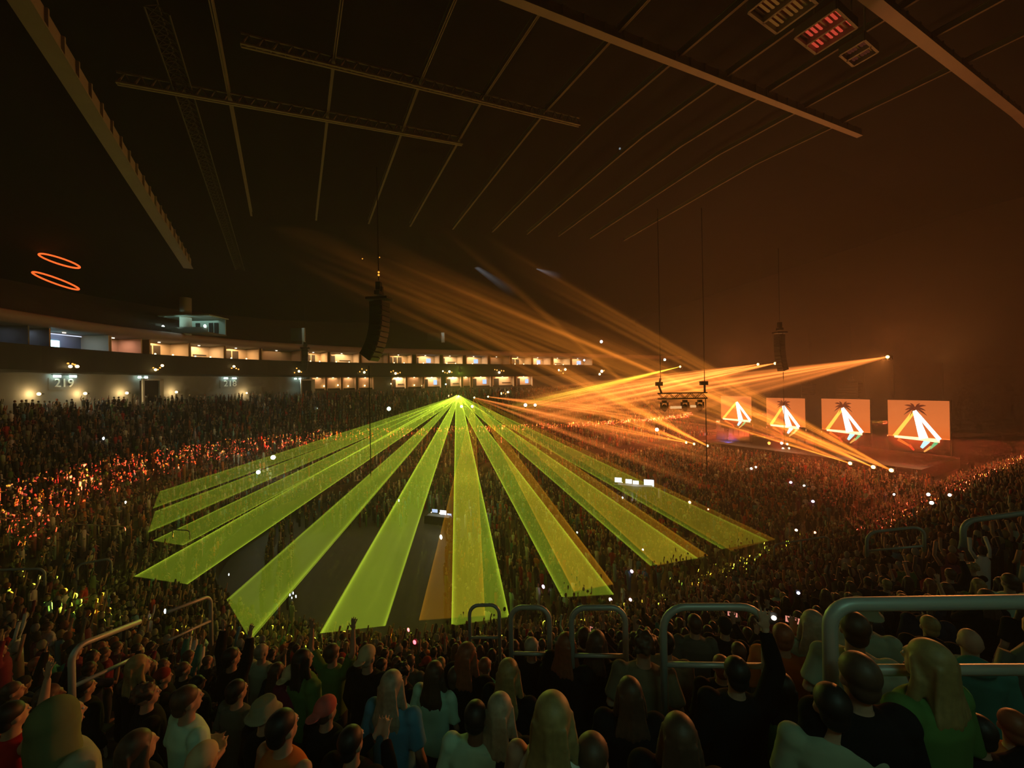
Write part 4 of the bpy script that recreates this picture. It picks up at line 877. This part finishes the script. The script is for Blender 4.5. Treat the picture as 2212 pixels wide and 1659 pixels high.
def project(p):
    q = camo.matrix_world.inverted() @ Vector(p)
    if q.z > -.05: return None
    return PCX + F_PX * q.x / -q.z, PCY - F_PX * q.y / -q.z
bpy.context.view_layer.update()
CAMI = (Matrix.Translation((0, 0, EYE)) @ Matrix.Rotation(R_(90), 4, 'X') @ Matrix.Rotation(-ROLL, 4, 'Z')).inverted()
def project(p):
    q = CAMI @ Vector(p)
    if q.z > -.05: return None
    return PCX + F_PX * q.x / -q.z, PCY - F_PX * q.y / -q.z
def row_c(k): return R0 + ROW * (k + .5)
SK = {'l': (.40, .25, .18), 'm': (.42, .26, .18), 'd': (.16, .09, .06)}
HC = {'black': (.012, .010, .010), 'brown': (.07, .04, .025), 'blond': (.27, .20, .08), 'fair': (.30, .27, .20), 'red': (.22, .07, .03), 'grey': (.25, .25, .25)}
SHC = {'black': (.012, .012, .014), 'white': (.72, .74, .70), 'mint': (.45, .72, .60), 'grey': (.10, .115, .10), 'red': (.45, .02, .02), 'orange': (.50, .16, .04), 'teal': (.05, .22, .20), 'green': (.09, .20, .06), 'blue': (.08, .26, .42), 'tan': (.17, .14, .09), 'pale': (.30, .36, .27), 'navy': (.02, .03, .06), 'wine': (.16, .02, .05), 'lilac': (.50, .45, .52)}
# (x, y of the head in the photo, width of the head there, pose, top, head, top colour, hair, skin, label)
NEAR = [
 (405, 1512, 60, 'fold', 'tee', 'short', 'mint', 'brown', 'l', 'person in a mint green T-shirt seen from behind, lower left'),
 (512, 1492, 52, 'fold', 'tee', 'short', 'grey', 'black', 'l', 'dark-haired person in a grey-green T-shirt beside the mint T-shirt'),
 (612, 1570, 76, 'down', 'tank', 'short', 'orange', 'black', 'm', 'short-haired person with bare orange-lit shoulders in an orange vest top'),
 (572, 1540, 48, 'down', 'jacket', 'bucket', 'black', 'fair', 'l', 'person in a pale bucket hat beside the bare orange shoulders'),
 (705, 1533, 58, 'down', 'jacket', 'backcap', 'black', 'brown', 'l', 'person in a reddish cap worn backwards and a black jacket'),
 (848, 1478, 45, 'down', 'tee', 'long', 'blue', 'fair', 'l', 'person with long fair hair and a blue top'),
 (1028, 1546, 62, 'down', 'tee', 'crop', 'mint', 'black', 'd', 'close-cropped person in a pale mint T-shirt at the bottom middle'),
 (1082, 1532, 48, 'down', 'jacket', 'long', 'black', 'fair', 'l', 'person with straight fair hair just right of the pale mint T-shirt'),
 (1196, 1548, 78, 'down', 'tank', 'long', 'white', 'blond', 'l', 'long-haired blond person in a white vest top at the bottom'),
 (1283, 1632, 70, 'down', 'tee', 'short', 'lilac', 'brown', 'l', 'person with a pale lilac shoulder at the bottom edge right of the blond hair'),
 (1468, 1588, 76, 'down', 'jacket', 'long', 'black', 'brown', 'm', 'tall-headed person with long brown hair on the bottom edge right of centre'),
 (1795, 1522, 92, 'down', 'tee', 'short', 'pale', 'black', 'm', 'black-haired person in a pale grey-green T-shirt at the lower right'),
 (1852, 1458, 86, 'down', 'jacket', 'short', 'black', 'brown', 'l', 'person in black with short brown hair lit along the left, behind the grey-green T-shirt'),
 (2002, 1428, 92, 'fold', 'jacket', 'long', 'green', 'blond', 'l', 'person with blond hair in a patterned green jacket at the right'),
 (2095, 1385, 82, 'down', 'hood', 'bald', 'teal', 'brown', 'l', 'bald person in a teal hooded top at the right'),
 (1934, 1470, 40, 'down', 'jacket', 'crop', 'black', 'brown', 'l', 'small pinkish head between the brown hair and the green jacket'),
 (132, 1550, 92, 'down', 'jacket', 'hooded', 'pale', 'brown', 'l', 'person under a pale green hood at the lower left'),
 (318, 1500, 56, 'down', 'jacket', 'curly', 'black', 'brown', 'l', 'curly olive-lit head left of the mint T-shirt'),
 (26, 1545, 70, 'one', 'tank', 'short', 'red', 'black', 'm', 'person in a red vest raising an arm at the left edge'),
 (117, 1477, 38, 'down', 'jacket', 'crop', 'red', 'fair', 'l', 'fair head beside a red top near the left edge'), (184, 1484, 40, 'down', 'jacket', 'short', 'black', 'black', 'l', 'dark head lit orange on its right, above the pale green hood'),
 (226, 1410, 34, 'down', 'tee', 'short', 'wine', 'brown', 'l', 'person in a wine red top under the lower left rail'), (300, 1437, 46, 'down', 'jacket', 'long', 'black', 'blond', 'l', 'olive blond head below the lower left rail'),
 (312, 1385, 28, 'down', 'jacket', 'crop', 'black', 'red', 'm', 'orange-lit head at the upper end of the lower left rail'), (104, 1352, 38, 'down', 'tee', 'short', 'lilac', 'brown', 'l', 'person in a pale lilac shirt at the left'),
 (146, 1356, 30, 'down', 'jacket', 'crop', 'black', 'red', 'l', 'orange-lit head at the shoulder of the pale lilac shirt'), (52, 1352, 36, 'one', 'jacket', 'short', 'black', 'grey', 'l', 'grey-haired person left of the pale lilac shirt'), (12, 1362, 36, 'down', 'tee', 'short', 'red', 'black', 'l', 'person in a red T-shirt on the left edge'),
 (655, 1408, 34, 'down', 'jacket', 'long', 'green', 'black', 'l', 'dark-haired person in a green jacket above the fair hair'), (630, 1458, 38, 'down', 'jacket', 'backcap', 'wine', 'black', 'm', 'person in a dark red jacket left of the fair long hair'), (565, 1405, 30, 'down', 'tee', 'crop', 'pale', 'fair', 'l', 'pale-haired person left of the green jacket'),
 (718, 1395, 28, 'up', 'tee', 'short', 'green', 'brown', 'l', 'person with both arms up in a green top under the beam'), (794, 1418, 36, 'down', 'jacket', 'backcap', 'black', 'fair', 'l', 'person in a tan cap worn backwards under the left middle beam'), (940, 1452, 38, 'down', 'tee', 'long', 'mint', 'brown', 'l', 'long-haired person in a mint top near the middle'),
 (986, 1462, 40, 'down', 'jacket', 'short', 'black', 'brown', 'm', 'brown head right of the mint long-haired person'), (1048, 1438, 32, 'down', 'tee', 'crop', 'teal', 'red', 'l', 'red-haired person in a teal top in the middle'), (1100, 1452, 42, 'down', 'tee', 'long', 'black', 'blond', 'l', 'person with long blond hair above the straight fair hair'),
 (1010, 1402, 34, 'down', 'jacket', 'long', 'black', 'red', 'm', 'reddish long hair below the foot of the middle beam'), (1149, 1396, 30, 'down', 'jacket', 'crop', 'black', 'fair', 'l', 'small fair head under the first rail'), (1225, 1362, 38, 'phone', 'jacket', 'long', 'black', 'red', 'l', 'orange-rimmed head under the second rail'),
 (1264, 1342, 28, 'down', 'tee', 'short', 'grey', 'brown', 'l', 'greyish head against the second rail'), (1290, 1368, 38, 'down', 'jacket', 'long', 'black', 'brown', 'l', 'brown long hair right of the orange-rimmed head'), (1185, 1424, 32, 'phone', 'jacket', 'short', 'black', 'black', 'l', 'person looking at a bright phone screen'),
 (1388, 1302, 44, 'fold', 'tee', 'curly', 'tan', 'brown', 'l', 'curly-haired person in a beige shirt between two rails'), (1440, 1388, 34, 'down', 'jacket', 'short', 'tan', 'black', 'm', 'dark head and tan shoulders below the right centre rail'), (1500, 1330, 30, 'down', 'tee', 'short', 'grey', 'brown', 'l', 'dim person behind the right centre rail'),
 (1534, 1402, 30, 'phone', 'jacket', 'crop', 'black', 'brown', 'l', 'pale face turned to a phone right of centre'), (1590, 1452, 58, 'film', 'jacket', 'short', 'black', 'black', 'm', 'large dark head with raised arm below the right centre rail'), (1566, 1352, 32, 'phone', 'jacket', 'cap', 'black', 'black', 'l', 'person in a dark cap holding a pink-lit phone'),
 (1692, 1374, 52, 'phone', 'jacket', 'short', 'orange', 'red', 'l', 'brown-haired person beside a tiny flash, left of the thick rail'), (1757, 1346, 50, 'down', 'jacket', 'long', 'pale', 'fair', 'l', 'pale green-lit head at the end of the thick rail'), (1866, 1268, 52, 'down', 'tee', 'bucket', 'pale', 'fair', 'l', 'person in a bucket hat above the thick right rail'),
 (1846, 1345, 60, 'fold', 'tee', 'short', 'pale', 'brown', 'l', 'person in a pale green shirt behind the thick right rail'), (1915, 1262, 34, 'down', 'jacket', 'short', 'black', 'blond', 'l', 'yellow-rimmed head right of the bucket hat'), (1960, 1222, 32, 'clap', 'tee', 'short', 'green', 'brown', 'l', 'small olive head above the thick rail'),
 (2008, 1262, 40, 'down', 'jacket', 'long', 'black', 'red', 'l', 'dark long-haired head above the thick rail at the right'), (2052, 1240, 34, 'one', 'jacket', 'short', 'black', 'brown', 'l', 'person raising an arm above the thick rail at the right'), (2112, 1262, 38, 'down', 'tee', 'long', 'green', 'blond', 'l', 'yellow-green haired person above the thick rail'), (2180, 1256, 46, 'down', 'tee', 'short', 'mint', 'brown', 'l', 'mint-shirted person above the thick rail at the right edge'),
 (2190, 1612, 76, 'down', 'tank', 'short', 'orange', 'red', 'm', 'orange-lit head cut by the right edge at the bottom'), (2115, 1640, 60, 'wave', 'jacket', 'short', 'black', 'black', 'l', 'person holding up two fingers at the bottom right'), (1688, 1482, 50, 'down', 'jacket', 'long', 'green', 'black', 'l', 'person in a bright green jacket left of the grey-green T-shirt'),
 (440, 1642, 78, 'down', 'jacket', 'backcap', 'black', 'blond', 'l', 'pale round cap on the bottom edge below the mint T-shirt'), (760, 1602, 60, 'clap', 'jacket', 'short', 'black', 'black', 'm', 'dark person with orange-lit clapping hands at the bottom edge'), (500, 1390, 34, 'up', 'jacket', 'short', 'black', 'black', 'm', 'person with both arms raised right of the slanting left rails'),
 (430, 1345, 26, 'up', 'tank', 'short', 'orange', 'red', 'm', 'orange-lit person with raised arms above the slanting rail'), (996, 1330, 20, 'down', 'tee', 'bald', 'black', 'brown', 'l', 'pink shining bald head at the foot of the middle beam'), (1270, 1278, 22, 'up', 'tee', 'short', 'orange', 'brown', 'l', 'orange-lit person with raised hands at the foot of the amber beam'),
 (1240, 1292, 18, 'one', 'tee', 'short', 'orange', 'black', 'l', 'person left of the raised orange hands with one arm up'), (1300, 1290, 18, 'clap', 'tee', 'short', 'green', 'brown', 'l', 'green-lit person right of the raised orange hands'), (1420, 1225, 18, 'up', 'tee', 'short', 'red', 'brown', 'l', 'lit person with raised hands at the end of the right beam'),
 (1460, 1222, 18, 'clap', 'tee', 'short', 'orange', 'blond', 'l', 'orange-lit person at the end of the right beam'), (1505, 1215, 20, 'up', 'jacket', 'short', 'black', 'black', 'l', 'dark person with shining raised hands right of the right beam'), (1588, 1188, 16, 'up', 'tee', 'short', 'green', 'brown', 'l', 'person with a red-lit raised hand by the uppermost amber beam'),
 (180, 1265, 30, 'fold', 'tee', 'cap', 'red', 'brown', 'l', 'person in a bright red top at the left under the glowing hands'), (295, 1262, 26, 'up', 'tee', 'long', 'pale', 'fair', 'l', 'pale figure with a raised hand on the left'), (130, 1268, 24, 'clap', 'tee', 'short', 'orange', 'blond', 'l', 'person with shining hands left of the bright red top'), (385, 1272, 22, 'up', 'tee', 'short', 'green', 'brown', 'l', 'person with arms glowing yellow under the lower left beams'),
 (345, 1290, 22, 'one', 'tee', 'long', 'orange', 'blond', 'l', 'glowing blond head left of the arms glowing yellow'), (220, 1300, 26, 'phone', 'jacket', 'short', 'black', 'red', 'l', 'person leaning by the glowing blond group at the left'),
]
WORDS = {'down': '', 'fold': '', 'phone': 'hands raised to the face', 'up': 'both arms raised', 'one': 'one arm raised', 'clap': 'clapping', 'wave': 'waving', 'film': 'one arm held high'}
POSE['wave'] = ('wave', 'down')
npp = []
for (px, py, hw, pose, top, head, sc, hc, sk, lab) in NEAR:
    d = ray(px, py); best = None
    for k in range(NROW):
        rc = row_c(k); s = 1.0; prev = None
        # nearest crossing of that row
        while s < 45:
            u, v = UV(d.x * s, s)
            if rad(u, v) < rc: break
            s += .03
        if s >= 45 or s < 1.3: continue
        z = EYE + d.z * s; sc_ = (z - (Z0 + RISE * k)) / 1.63
        if sc_ < .5 or sc_ > 1.6: continue
        w = F_PX * .185 * math.sqrt(1 + d.x ** 2) / s; e = abs(math.log(w / hw)) * 1.6 + abs(sc_ - 1) * 3
        if best is None or e < best[0]: best = (e, k, s, sc_)
    if hw < 25 and (best is None or best[3] > 1.22 or best[2] < 6):
        q = hitd(px, py, 1.6, 60); zt = tread(rad(*UV(q.x, q.y))); best = (0, -1, q.y, (q.z - zt) / 1.63); d = ray(px, py)
    if best is None: continue
    e, k, s, sc_ = best; x, y = d.x * s, s; sc_ = min(1.2, max(.84, sc_)); z = Z0 + RISE * k if k >= 0 else zt
    loc = Vector((x, y, z)); near = s < 8
    hat = {'backcap': (.45, .13, .12) if 'reddish' in lab else (.5, .42, .26), 'cap': (.03, .03, .03), 'bucket': (.26, .28, .19), 'hooded': (.14, .18, .09)}.get(head)
    r = put_person(loc, sc_, pose, top, head, SHC[sc], HC[hc], SK[sk], hat, rnd.uniform(-.25, .25) + (.5 if 'green jacket at the right' in lab else 0), near, lab, None)
    npp.append((x, y, k)); used.append((x, y, .42))
    if pose == 'phone':
        c = loc + Matrix.Rotation(r.rotation_euler.z, 3, 'Z') @ (Vector((.10, .40, 1.60)) * sc_); ph = empty('phone', c, r.rotation_euler.z, 'phone held up by the ' + lab.replace(' holding a pink-lit phone', '').replace(' looking at a bright phone screen', ' with the brightest screen').replace(' turned to a phone', ''), 'phone')
        m = MB(); m.box((0, 0, 0), (.15, .009, .075)); m.build('case', black, ph); m = MB(); m.box((0, -.006, 0), (.135, .004, .066)); bright = 'bright phone' in lab
        m.build('phone_screen', glow('phone_bright', (1, .75, .6), 5) if bright else glow('phone_dim', (1, .35, .25), .8), ph)
print('near people', len(npp))

# --- the rest of the rows: first individuals up to 300 in all, the others as one crowd
seats = []
def seat_ok(x, y):
    return all((x - a) ** 2 + (y - b) ** 2 > c * c for a, b, c in used)
for k in range(NROW):
    rc = row_c(k)
    L = 0.0; pts = [(u, BV - rc) for u in np.arange(86, BU, -.56)]
    pts += [(BU + rc * math.cos(t), BV + rc * math.sin(t)) for t in np.arange(-math.pi / 2, -math.pi * 1.5, -.56 / rc)]
    pts += [(u, BV + rc) for u in np.arange(BU, 96, .58)]
    for (u, v) in pts:
        u += rnd.uniform(-.1, .1); v += rnd.uniform(-.08, .08); p = P(u, v)
        if p.y < 1.0: continue
        if math.hypot(p.x, p.y) < 2.3: continue
        z = Z0 + RISE * k; q = project((p.x, p.y, z + 1.5))
        if q is None or q[0] < -60 or q[0] > 2272 or q[1] > 1740: continue
        if k == NROW - 1 and p.y > 20: continue
        if rnd.random() > (.80 if p.y > 12 else .62): continue
        seats.append((p.length, p.x, p.y, z, k, q[0], q[1]))
seats.sort()
ind, rest = [], []
NI = 300 - len(npp)
for s in seats:
    if s[0] < 16 and not seat_ok(s[1], s[2]): continue
    # keep the views onto the near people that the photo shows open
    if s[0] < 9:
        if any(abs(s[5] - a[0]) < a[2] * .75 and -a[2] * .3 < a[1] - s[6] < a[2] * 1.3 + 40 and math.hypot(s[1], s[2]) < 3.2 for a in NEAR): continue
        used.append((s[1], s[2], .42))
    if len(ind) < NI and s[6] < 1700 and -20 < s[5] < 2232: ind.append(s)
    else: rest.append(s)
rows = {}
for s in ind: rows.setdefault(s[4], []).append(s)
ONES = 'first second third fourth fifth sixth seventh eighth ninth tenth eleventh twelfth thirteenth fourteenth fifteenth sixteenth seventeenth eighteenth nineteenth twentieth'.split()
def nth(i):         # i counted from one
    if i <= 20: return ONES[i - 1]
    t, o = divmod(i, 10)
    return ('', '', 'twentieth', 'thirtieth', 'fortieth', 'fiftieth', 'sixtieth', 'seventieth')[t] if o == 0 else ('', '', 'twenty', 'thirty', 'forty', 'fifty', 'sixty', 'seventy')[t] + '-' + ONES[o - 1]
for k, lst in rows.items():
    lst.sort(key=lambda s: s[5]); rn = NROW - k
    for i, s in enumerate(lst):
        dist = s[0]; pose = rnd.choices(['down', 'fold', 'phone', 'up', 'one', 'clap', 'film'], [6, 4, 1.2, 1.5, 1.2, 1.5, .8])[0]
        if dist < 5: pose = 'down' if pose not in ('fold',) else pose
        top = rnd.choice(['tee', 'jacket', 'hood', 'jacket']); head = rnd.choices(['short', 'crop', 'long', 'bun', 'pony', 'curly', 'backcap', 'cap'], [5, 3, 5, 1, 2, 1, 1.5, .6])[0]
        cn = rnd.choices(['black', 'navy', 'wine', 'grey', 'tan', 'green', 'white', 'orange', 'teal', 'red'], [12, 5, 2, 4, 2, 1.5, 1 if dist > 6 else 0, 1, 1.5, 1])[0]; hn = rnd.choices(['black', 'brown', 'blond', 'red'], [6, 6, 2, 1])[0]
        if dist < 11 and rnd.random() < .75: cn = rnd.choice(['black', 'black', 'navy']); hn = rnd.choice(['black', 'brown'])
        hat = rnd.choice([(.03, .03, .03), (.3, .25, .2), (.25, .04, .03)])
        hd = {'short': 'short %s hair', 'crop': 'cropped %s hair', 'long': 'long %s hair', 'bun': '%s hair in a bun', 'pony': 'a %s ponytail', 'curly': 'curly %s hair', 'backcap': 'a cap worn backwards', 'cap': 'a cap'}[head]
        hd = hd % hn if '%s' in hd else hd
        lab = 'person, %s, %s %s, %s from left in %s row' % (hd, cn, 'T-shirt' if top == 'tee' else top if top == 'jacket' else 'hoodie', nth(i + 1), nth(rn))
        put_person((s[1], s[2], s[3]), rnd.uniform(.93, 1.07), pose, top, head, SHC[cn], HC[hn], SK[rnd.choice('llmmd')], hat, rnd.uniform(-.4, .4), False, lab, 'audience in the nearer rows')
print('individuals', len(ind), 'crowd', len(rest))

def lowpoly(kind):
    m = MB(); n = 6
    for z, rx, ry in ((0, .15, .1), (.5, .16, .12), (.95, .18, .13), (1.36, .215, .12), (1.47, .09, .08)):
        for j in range(n): a = 2 * math.pi * j / n; m.v.append((rx * math.cos(a), ry * math.sin(a), z))
    for r in range(4):
        for j in range(n): m.f.append((r * n + j, r * n + (j + 1) % n, (r + 1) * n + (j + 1) % n, (r + 1) * n + j))
    body = len(m.f); m.ell((0, 0, 1.62), (.09, .105, .13), 6, 5)
    hd = len(m.f)
    for s, up in ((-1, kind in ('both', 'left')), (1, kind in ('both', 'right'))):
        if up: m.tube([(s * .2, 0, 1.4), (s * .30, .06, 1.62), (s * .24, .12, 1.95)], [.05, .04, .045], 4)
        else: m.tube([(s * .2, 0, 1.4), (s * .27, .0, 1.12), (s * .2, .2, 1.0)], [.055, .045, .04], 4)
    col = np.zeros(len(m.f), int); col[body:hd] = 1; col[hd:] = 2
    return np.array(m.v), m.f, col
LP = [lowpoly(k) for k in ('none', 'none', 'both', 'left', 'right')]
def crowd(places, name, label):
    V, FA, FB, CO = [], [], [], []; base = 0; pal = list(SHC.values()); pw = [12, 1, .6, 4, 1.2, 1.6, 1, 1.5, 1, 3, 1.2, 3, 1.5, .7]; hp = list(HC.values()); sk = list(SK.values())
    loops, starts, cols = [], [], []; ls = 0
    for (x, y, z) in places:
        v, f, c = LP[rnd.choices(range(5), [4, 3, 2, 1, 1])[0]]; t = face_rz(Vector((x, y, 0))) + rnd.uniform(-.4, .4); s = rnd.uniform(.92, 1.08); ct, st = math.cos(t) * s, math.sin(t) * s
        V.append(np.c_[v[:, 0] * ct - v[:, 1] * st + x, v[:, 0] * st + v[:, 1] * ct + y, v[:, 2] * s + z])
        a = rnd.choices(pal, pw)[0]; b = rnd.choice(hp); e = rnd.choice(sk) if rnd.random() < .6 else a; cc = (a, b, e)
        for fi, g in enumerate(f):
            starts.append(ls); ls += len(g); loops += [q + base for q in g]; k = cc[c[fi]]; cols += [(*k, 1)] * len(g)
        base += len(v)
    V = np.concatenate(V).astype(np.float32); me = bpy.data.meshes.new(name); me.vertices.add(len(V)); me.vertices.foreach_set('co', V.ravel()); me.loops.add(len(loops)); me.loops.foreach_set('vertex_index', loops)
    me.polygons.add(len(starts)); me.polygons.foreach_set('loop_start', starts); me.polygons.foreach_set('use_smooth', [True] * len(starts)); me.update(calc_edges=True)
    ca = me.color_attributes.new('Col', 'FLOAT_COLOR', 'CORNER'); ca.data.foreach_set('color', np.array(cols, np.float32).ravel())
    m = bpy.data.materials.new('crowd_cloth'); m.use_nodes = True; b = m.node_tree.nodes['Principled BSDF']; b.inputs['Roughness'].default_value = .8
    at_ = m.node_tree.nodes.new('ShaderNodeVertexColor'); at_.layer_name = 'Col'; m.node_tree.links.new(at_.outputs[0], b.inputs['Base Color']); me.materials.append(m)
    o = bpy.data.objects.new(name, me); COL.objects.link(o); return tag(o, label, 'crowd', None, 'stuff')
places = [(s[1], s[2], s[3]) for s in rest]
for u in np.arange(-2, 82, .85):
    for v in np.arange(21, 63, .8):
        if rad(u, v) > R0 - 1.5: continue
        if rnd.random() > .72: continue
        p = P(u + rnd.uniform(-.2, .2), v + rnd.uniform(-.2, .2)); q = project((p.x, p.y, 1.6))
        if q is None or q[0] < -20 or q[0] > 2230: continue
        if math.hypot(p.x - at(950, 1092, 46).x, p.y - 46) < 3 or math.hypot(p.x - at(1372, 1052, 58).x, p.y - 58) < 4: continue
        f = (q[0] - 800) / 160      # open floor lane seen between the beams
        if abs(f) < 1 and q[1] > 1110 or (1080 < q[1] and 880 < q[0] < 960): continue
        places.append((p.x, p.y, 0))
crowd(places, 'crowd', 'dense audience filling the far seats and the arena floor')
# lit phones and lamps held among the audience
def dot(px, py, r, col, st, label, hh=1.75, cat='phone'):
    c = hitd(px, py, hh, 95); root = empty('lit_phone', c, face_rz(c), label, cat); r = r * c.y / F_PX
    m = MB(); m.ell((0, -.02, 0), (r, r * .4, r), 8, 6); m.build('flash', glow('ph_%d%d%d_%d' % (*[int(x * 9) for x in col], int(st)), col, st), root); m = MB(); m.box((0, .012, -.02), (.08, .01, .15)); m.build('case', black, root)
W1, W2, W3, W4 = (.8, .95, 1), (1, .85, .7), (1, .3, .15), (.9, .6, 1)
DOTS = [(1623, 1012, 2.4, W2), (1633, 1009, 2.2, W2), (1708, 1042, 2.6, W4), (1737, 1049, 2.2, W2), (1756, 1083, 2.8, W4), (1931, 1068, 2.4, W1), (2005, 1068, 3.4, W1), (2012, 1086, 3.8, (1, .95, .7)), (2051, 1069, 3.2, W1), (1720, 1145, 2.6, W2), (1724, 1280, 3.2, (.7, .7, 1)), (1671, 1333, 5, W2),
        (1365, 1234, 3.6, (1, .5, .8)), (1174, 1267, 4, (.9, .5, 1)), (1319, 1295, 4, (1, .6, .7)), (1362, 1295, 3.4, (1, .6, .7)), (358, 1320, 5, (.65, .8, 1)), (495, 1241, 2.4, W1), (272, 1085, 3, W2), (224, 947, 3.2, W1), (862, 1081, 2.6, (.6, 1, 1)), (627, 1285, 2.6, W1), (634, 1281, 2.6, W1), (640, 1288, 2.8, W1), (631, 1291, 2, W1), (883, 1360, 4, (1, .12, .12)), (897, 1386, 4.5, (1, .08, .10)),
        (953, 1160, 5, W2), (1389, 1187, 2, W2), (1490, 1085, 3, (1, .6, .2)), (1760, 1150, 2.5, W3), (1247, 1150, 2, (.9, 1, .7)), (1530, 1100, 1.8, W3), (1345, 1075, 2, W1)]
PLC = ['below the stage', 'by the tips of the low orange beams', 'on the dark floor right of the desks']
for i, (px, py, r, col) in enumerate(DOTS):
    hue = 'bluish white' if col in (W1,) else 'red' if col[1] < .35 else 'pinkish' if col[2] > .65 and col[1] < .9 else 'warm white'
    dot(px, py, r, col, 6, '%s phone light, %s of the phone lights from the left' % (hue, nth(sorted(d[0] for d in DOTS).index(px) + 1)))

# ------------------------------------------------------------------ flat laser sheets that graze the audience (lamps with a slit: a band of light at one height)
def slit(name, loc, power, col, z0, z1, pat, seed, tilt=0.0, rng=None):
    """lamp whose light leaves through a slit: only directions whose slope lies between z0 and z1, broken into small rays"""
    o = light(name, 'POINT', loc, power, col, shadow_soft_size=0.0); l = o.data; l.use_nodes = True; N = l.node_tree.nodes; L = l.node_tree.links
    em = N['Emission']; tc = N.new('ShaderNodeTexCoord'); sp = N.new('ShaderNodeSeparateXYZ'); L.new(tc.outputs['Normal'], sp.inputs[0])
    def M(op, a, b=None):
        k = N.new('ShaderNodeMath'); k.operation = op
        for i, x in enumerate((a, b)):
            if x is None: continue
            if isinstance(x, (int, float)): k.inputs[i].default_value = x
            else: L.new(x, k.inputs[i])
        return k.outputs[0]
    z = sp.outputs[2]; zt_ = M('ADD', z, M('MULTIPLY', sp.outputs[0], tilt)); b = M('MULTIPLY', M('GREATER_THAN', zt_, z0), M('LESS_THAN', zt_, z1))
    if rng == 'front': b = M('MULTIPLY', b, M('MULTIPLY', M('LESS_THAN', sp.outputs[1], -.6), M('GREATER_THAN', sp.outputs[0], -.42)))
    if rng == 'back': b = M('MULTIPLY', b, M('SUBTRACT', 1.0, M('MULTIPLY', M('LESS_THAN', sp.outputs[1], -.61), M('LESS_THAN', sp.outputs[0], -.45))))
    if pat:
        cb = N.new('ShaderNodeVectorMath'); cb.operation = 'SCALE'; cb.inputs['Scale'].default_value = pat; L.new(tc.outputs['Normal'], cb.inputs[0])
        t = N.new('ShaderNodeTexNoise'); t.inputs['Scale'].default_value = 1; t.inputs['Detail'].default_value = 1; L.new(cb.outputs[0], t.inputs['Vector']); b = M('MULTIPLY', b, M('GREATER_THAN', t.outputs['Fac'], .60))
    L.new(b, em.inputs['Strength']); return o
RS = P(78, 44, 5.3)
slit('red_laser_slit_light', RS, 9e6, (1, .07, .03), .022, .042, 260, 1, 0, 'back')
slit('amber_laser_slit_light', P(78, 42, 5.3), 2e6, (1, .38, .03), .026, .042, 300, 2, 0, 'back')
slit('green_laser_slit_light', LASER + Vector((0, -.5, -.3)), 2.2e6, (.95, 1, .06), -.166, -.140, 150, 3, .13, 'front')
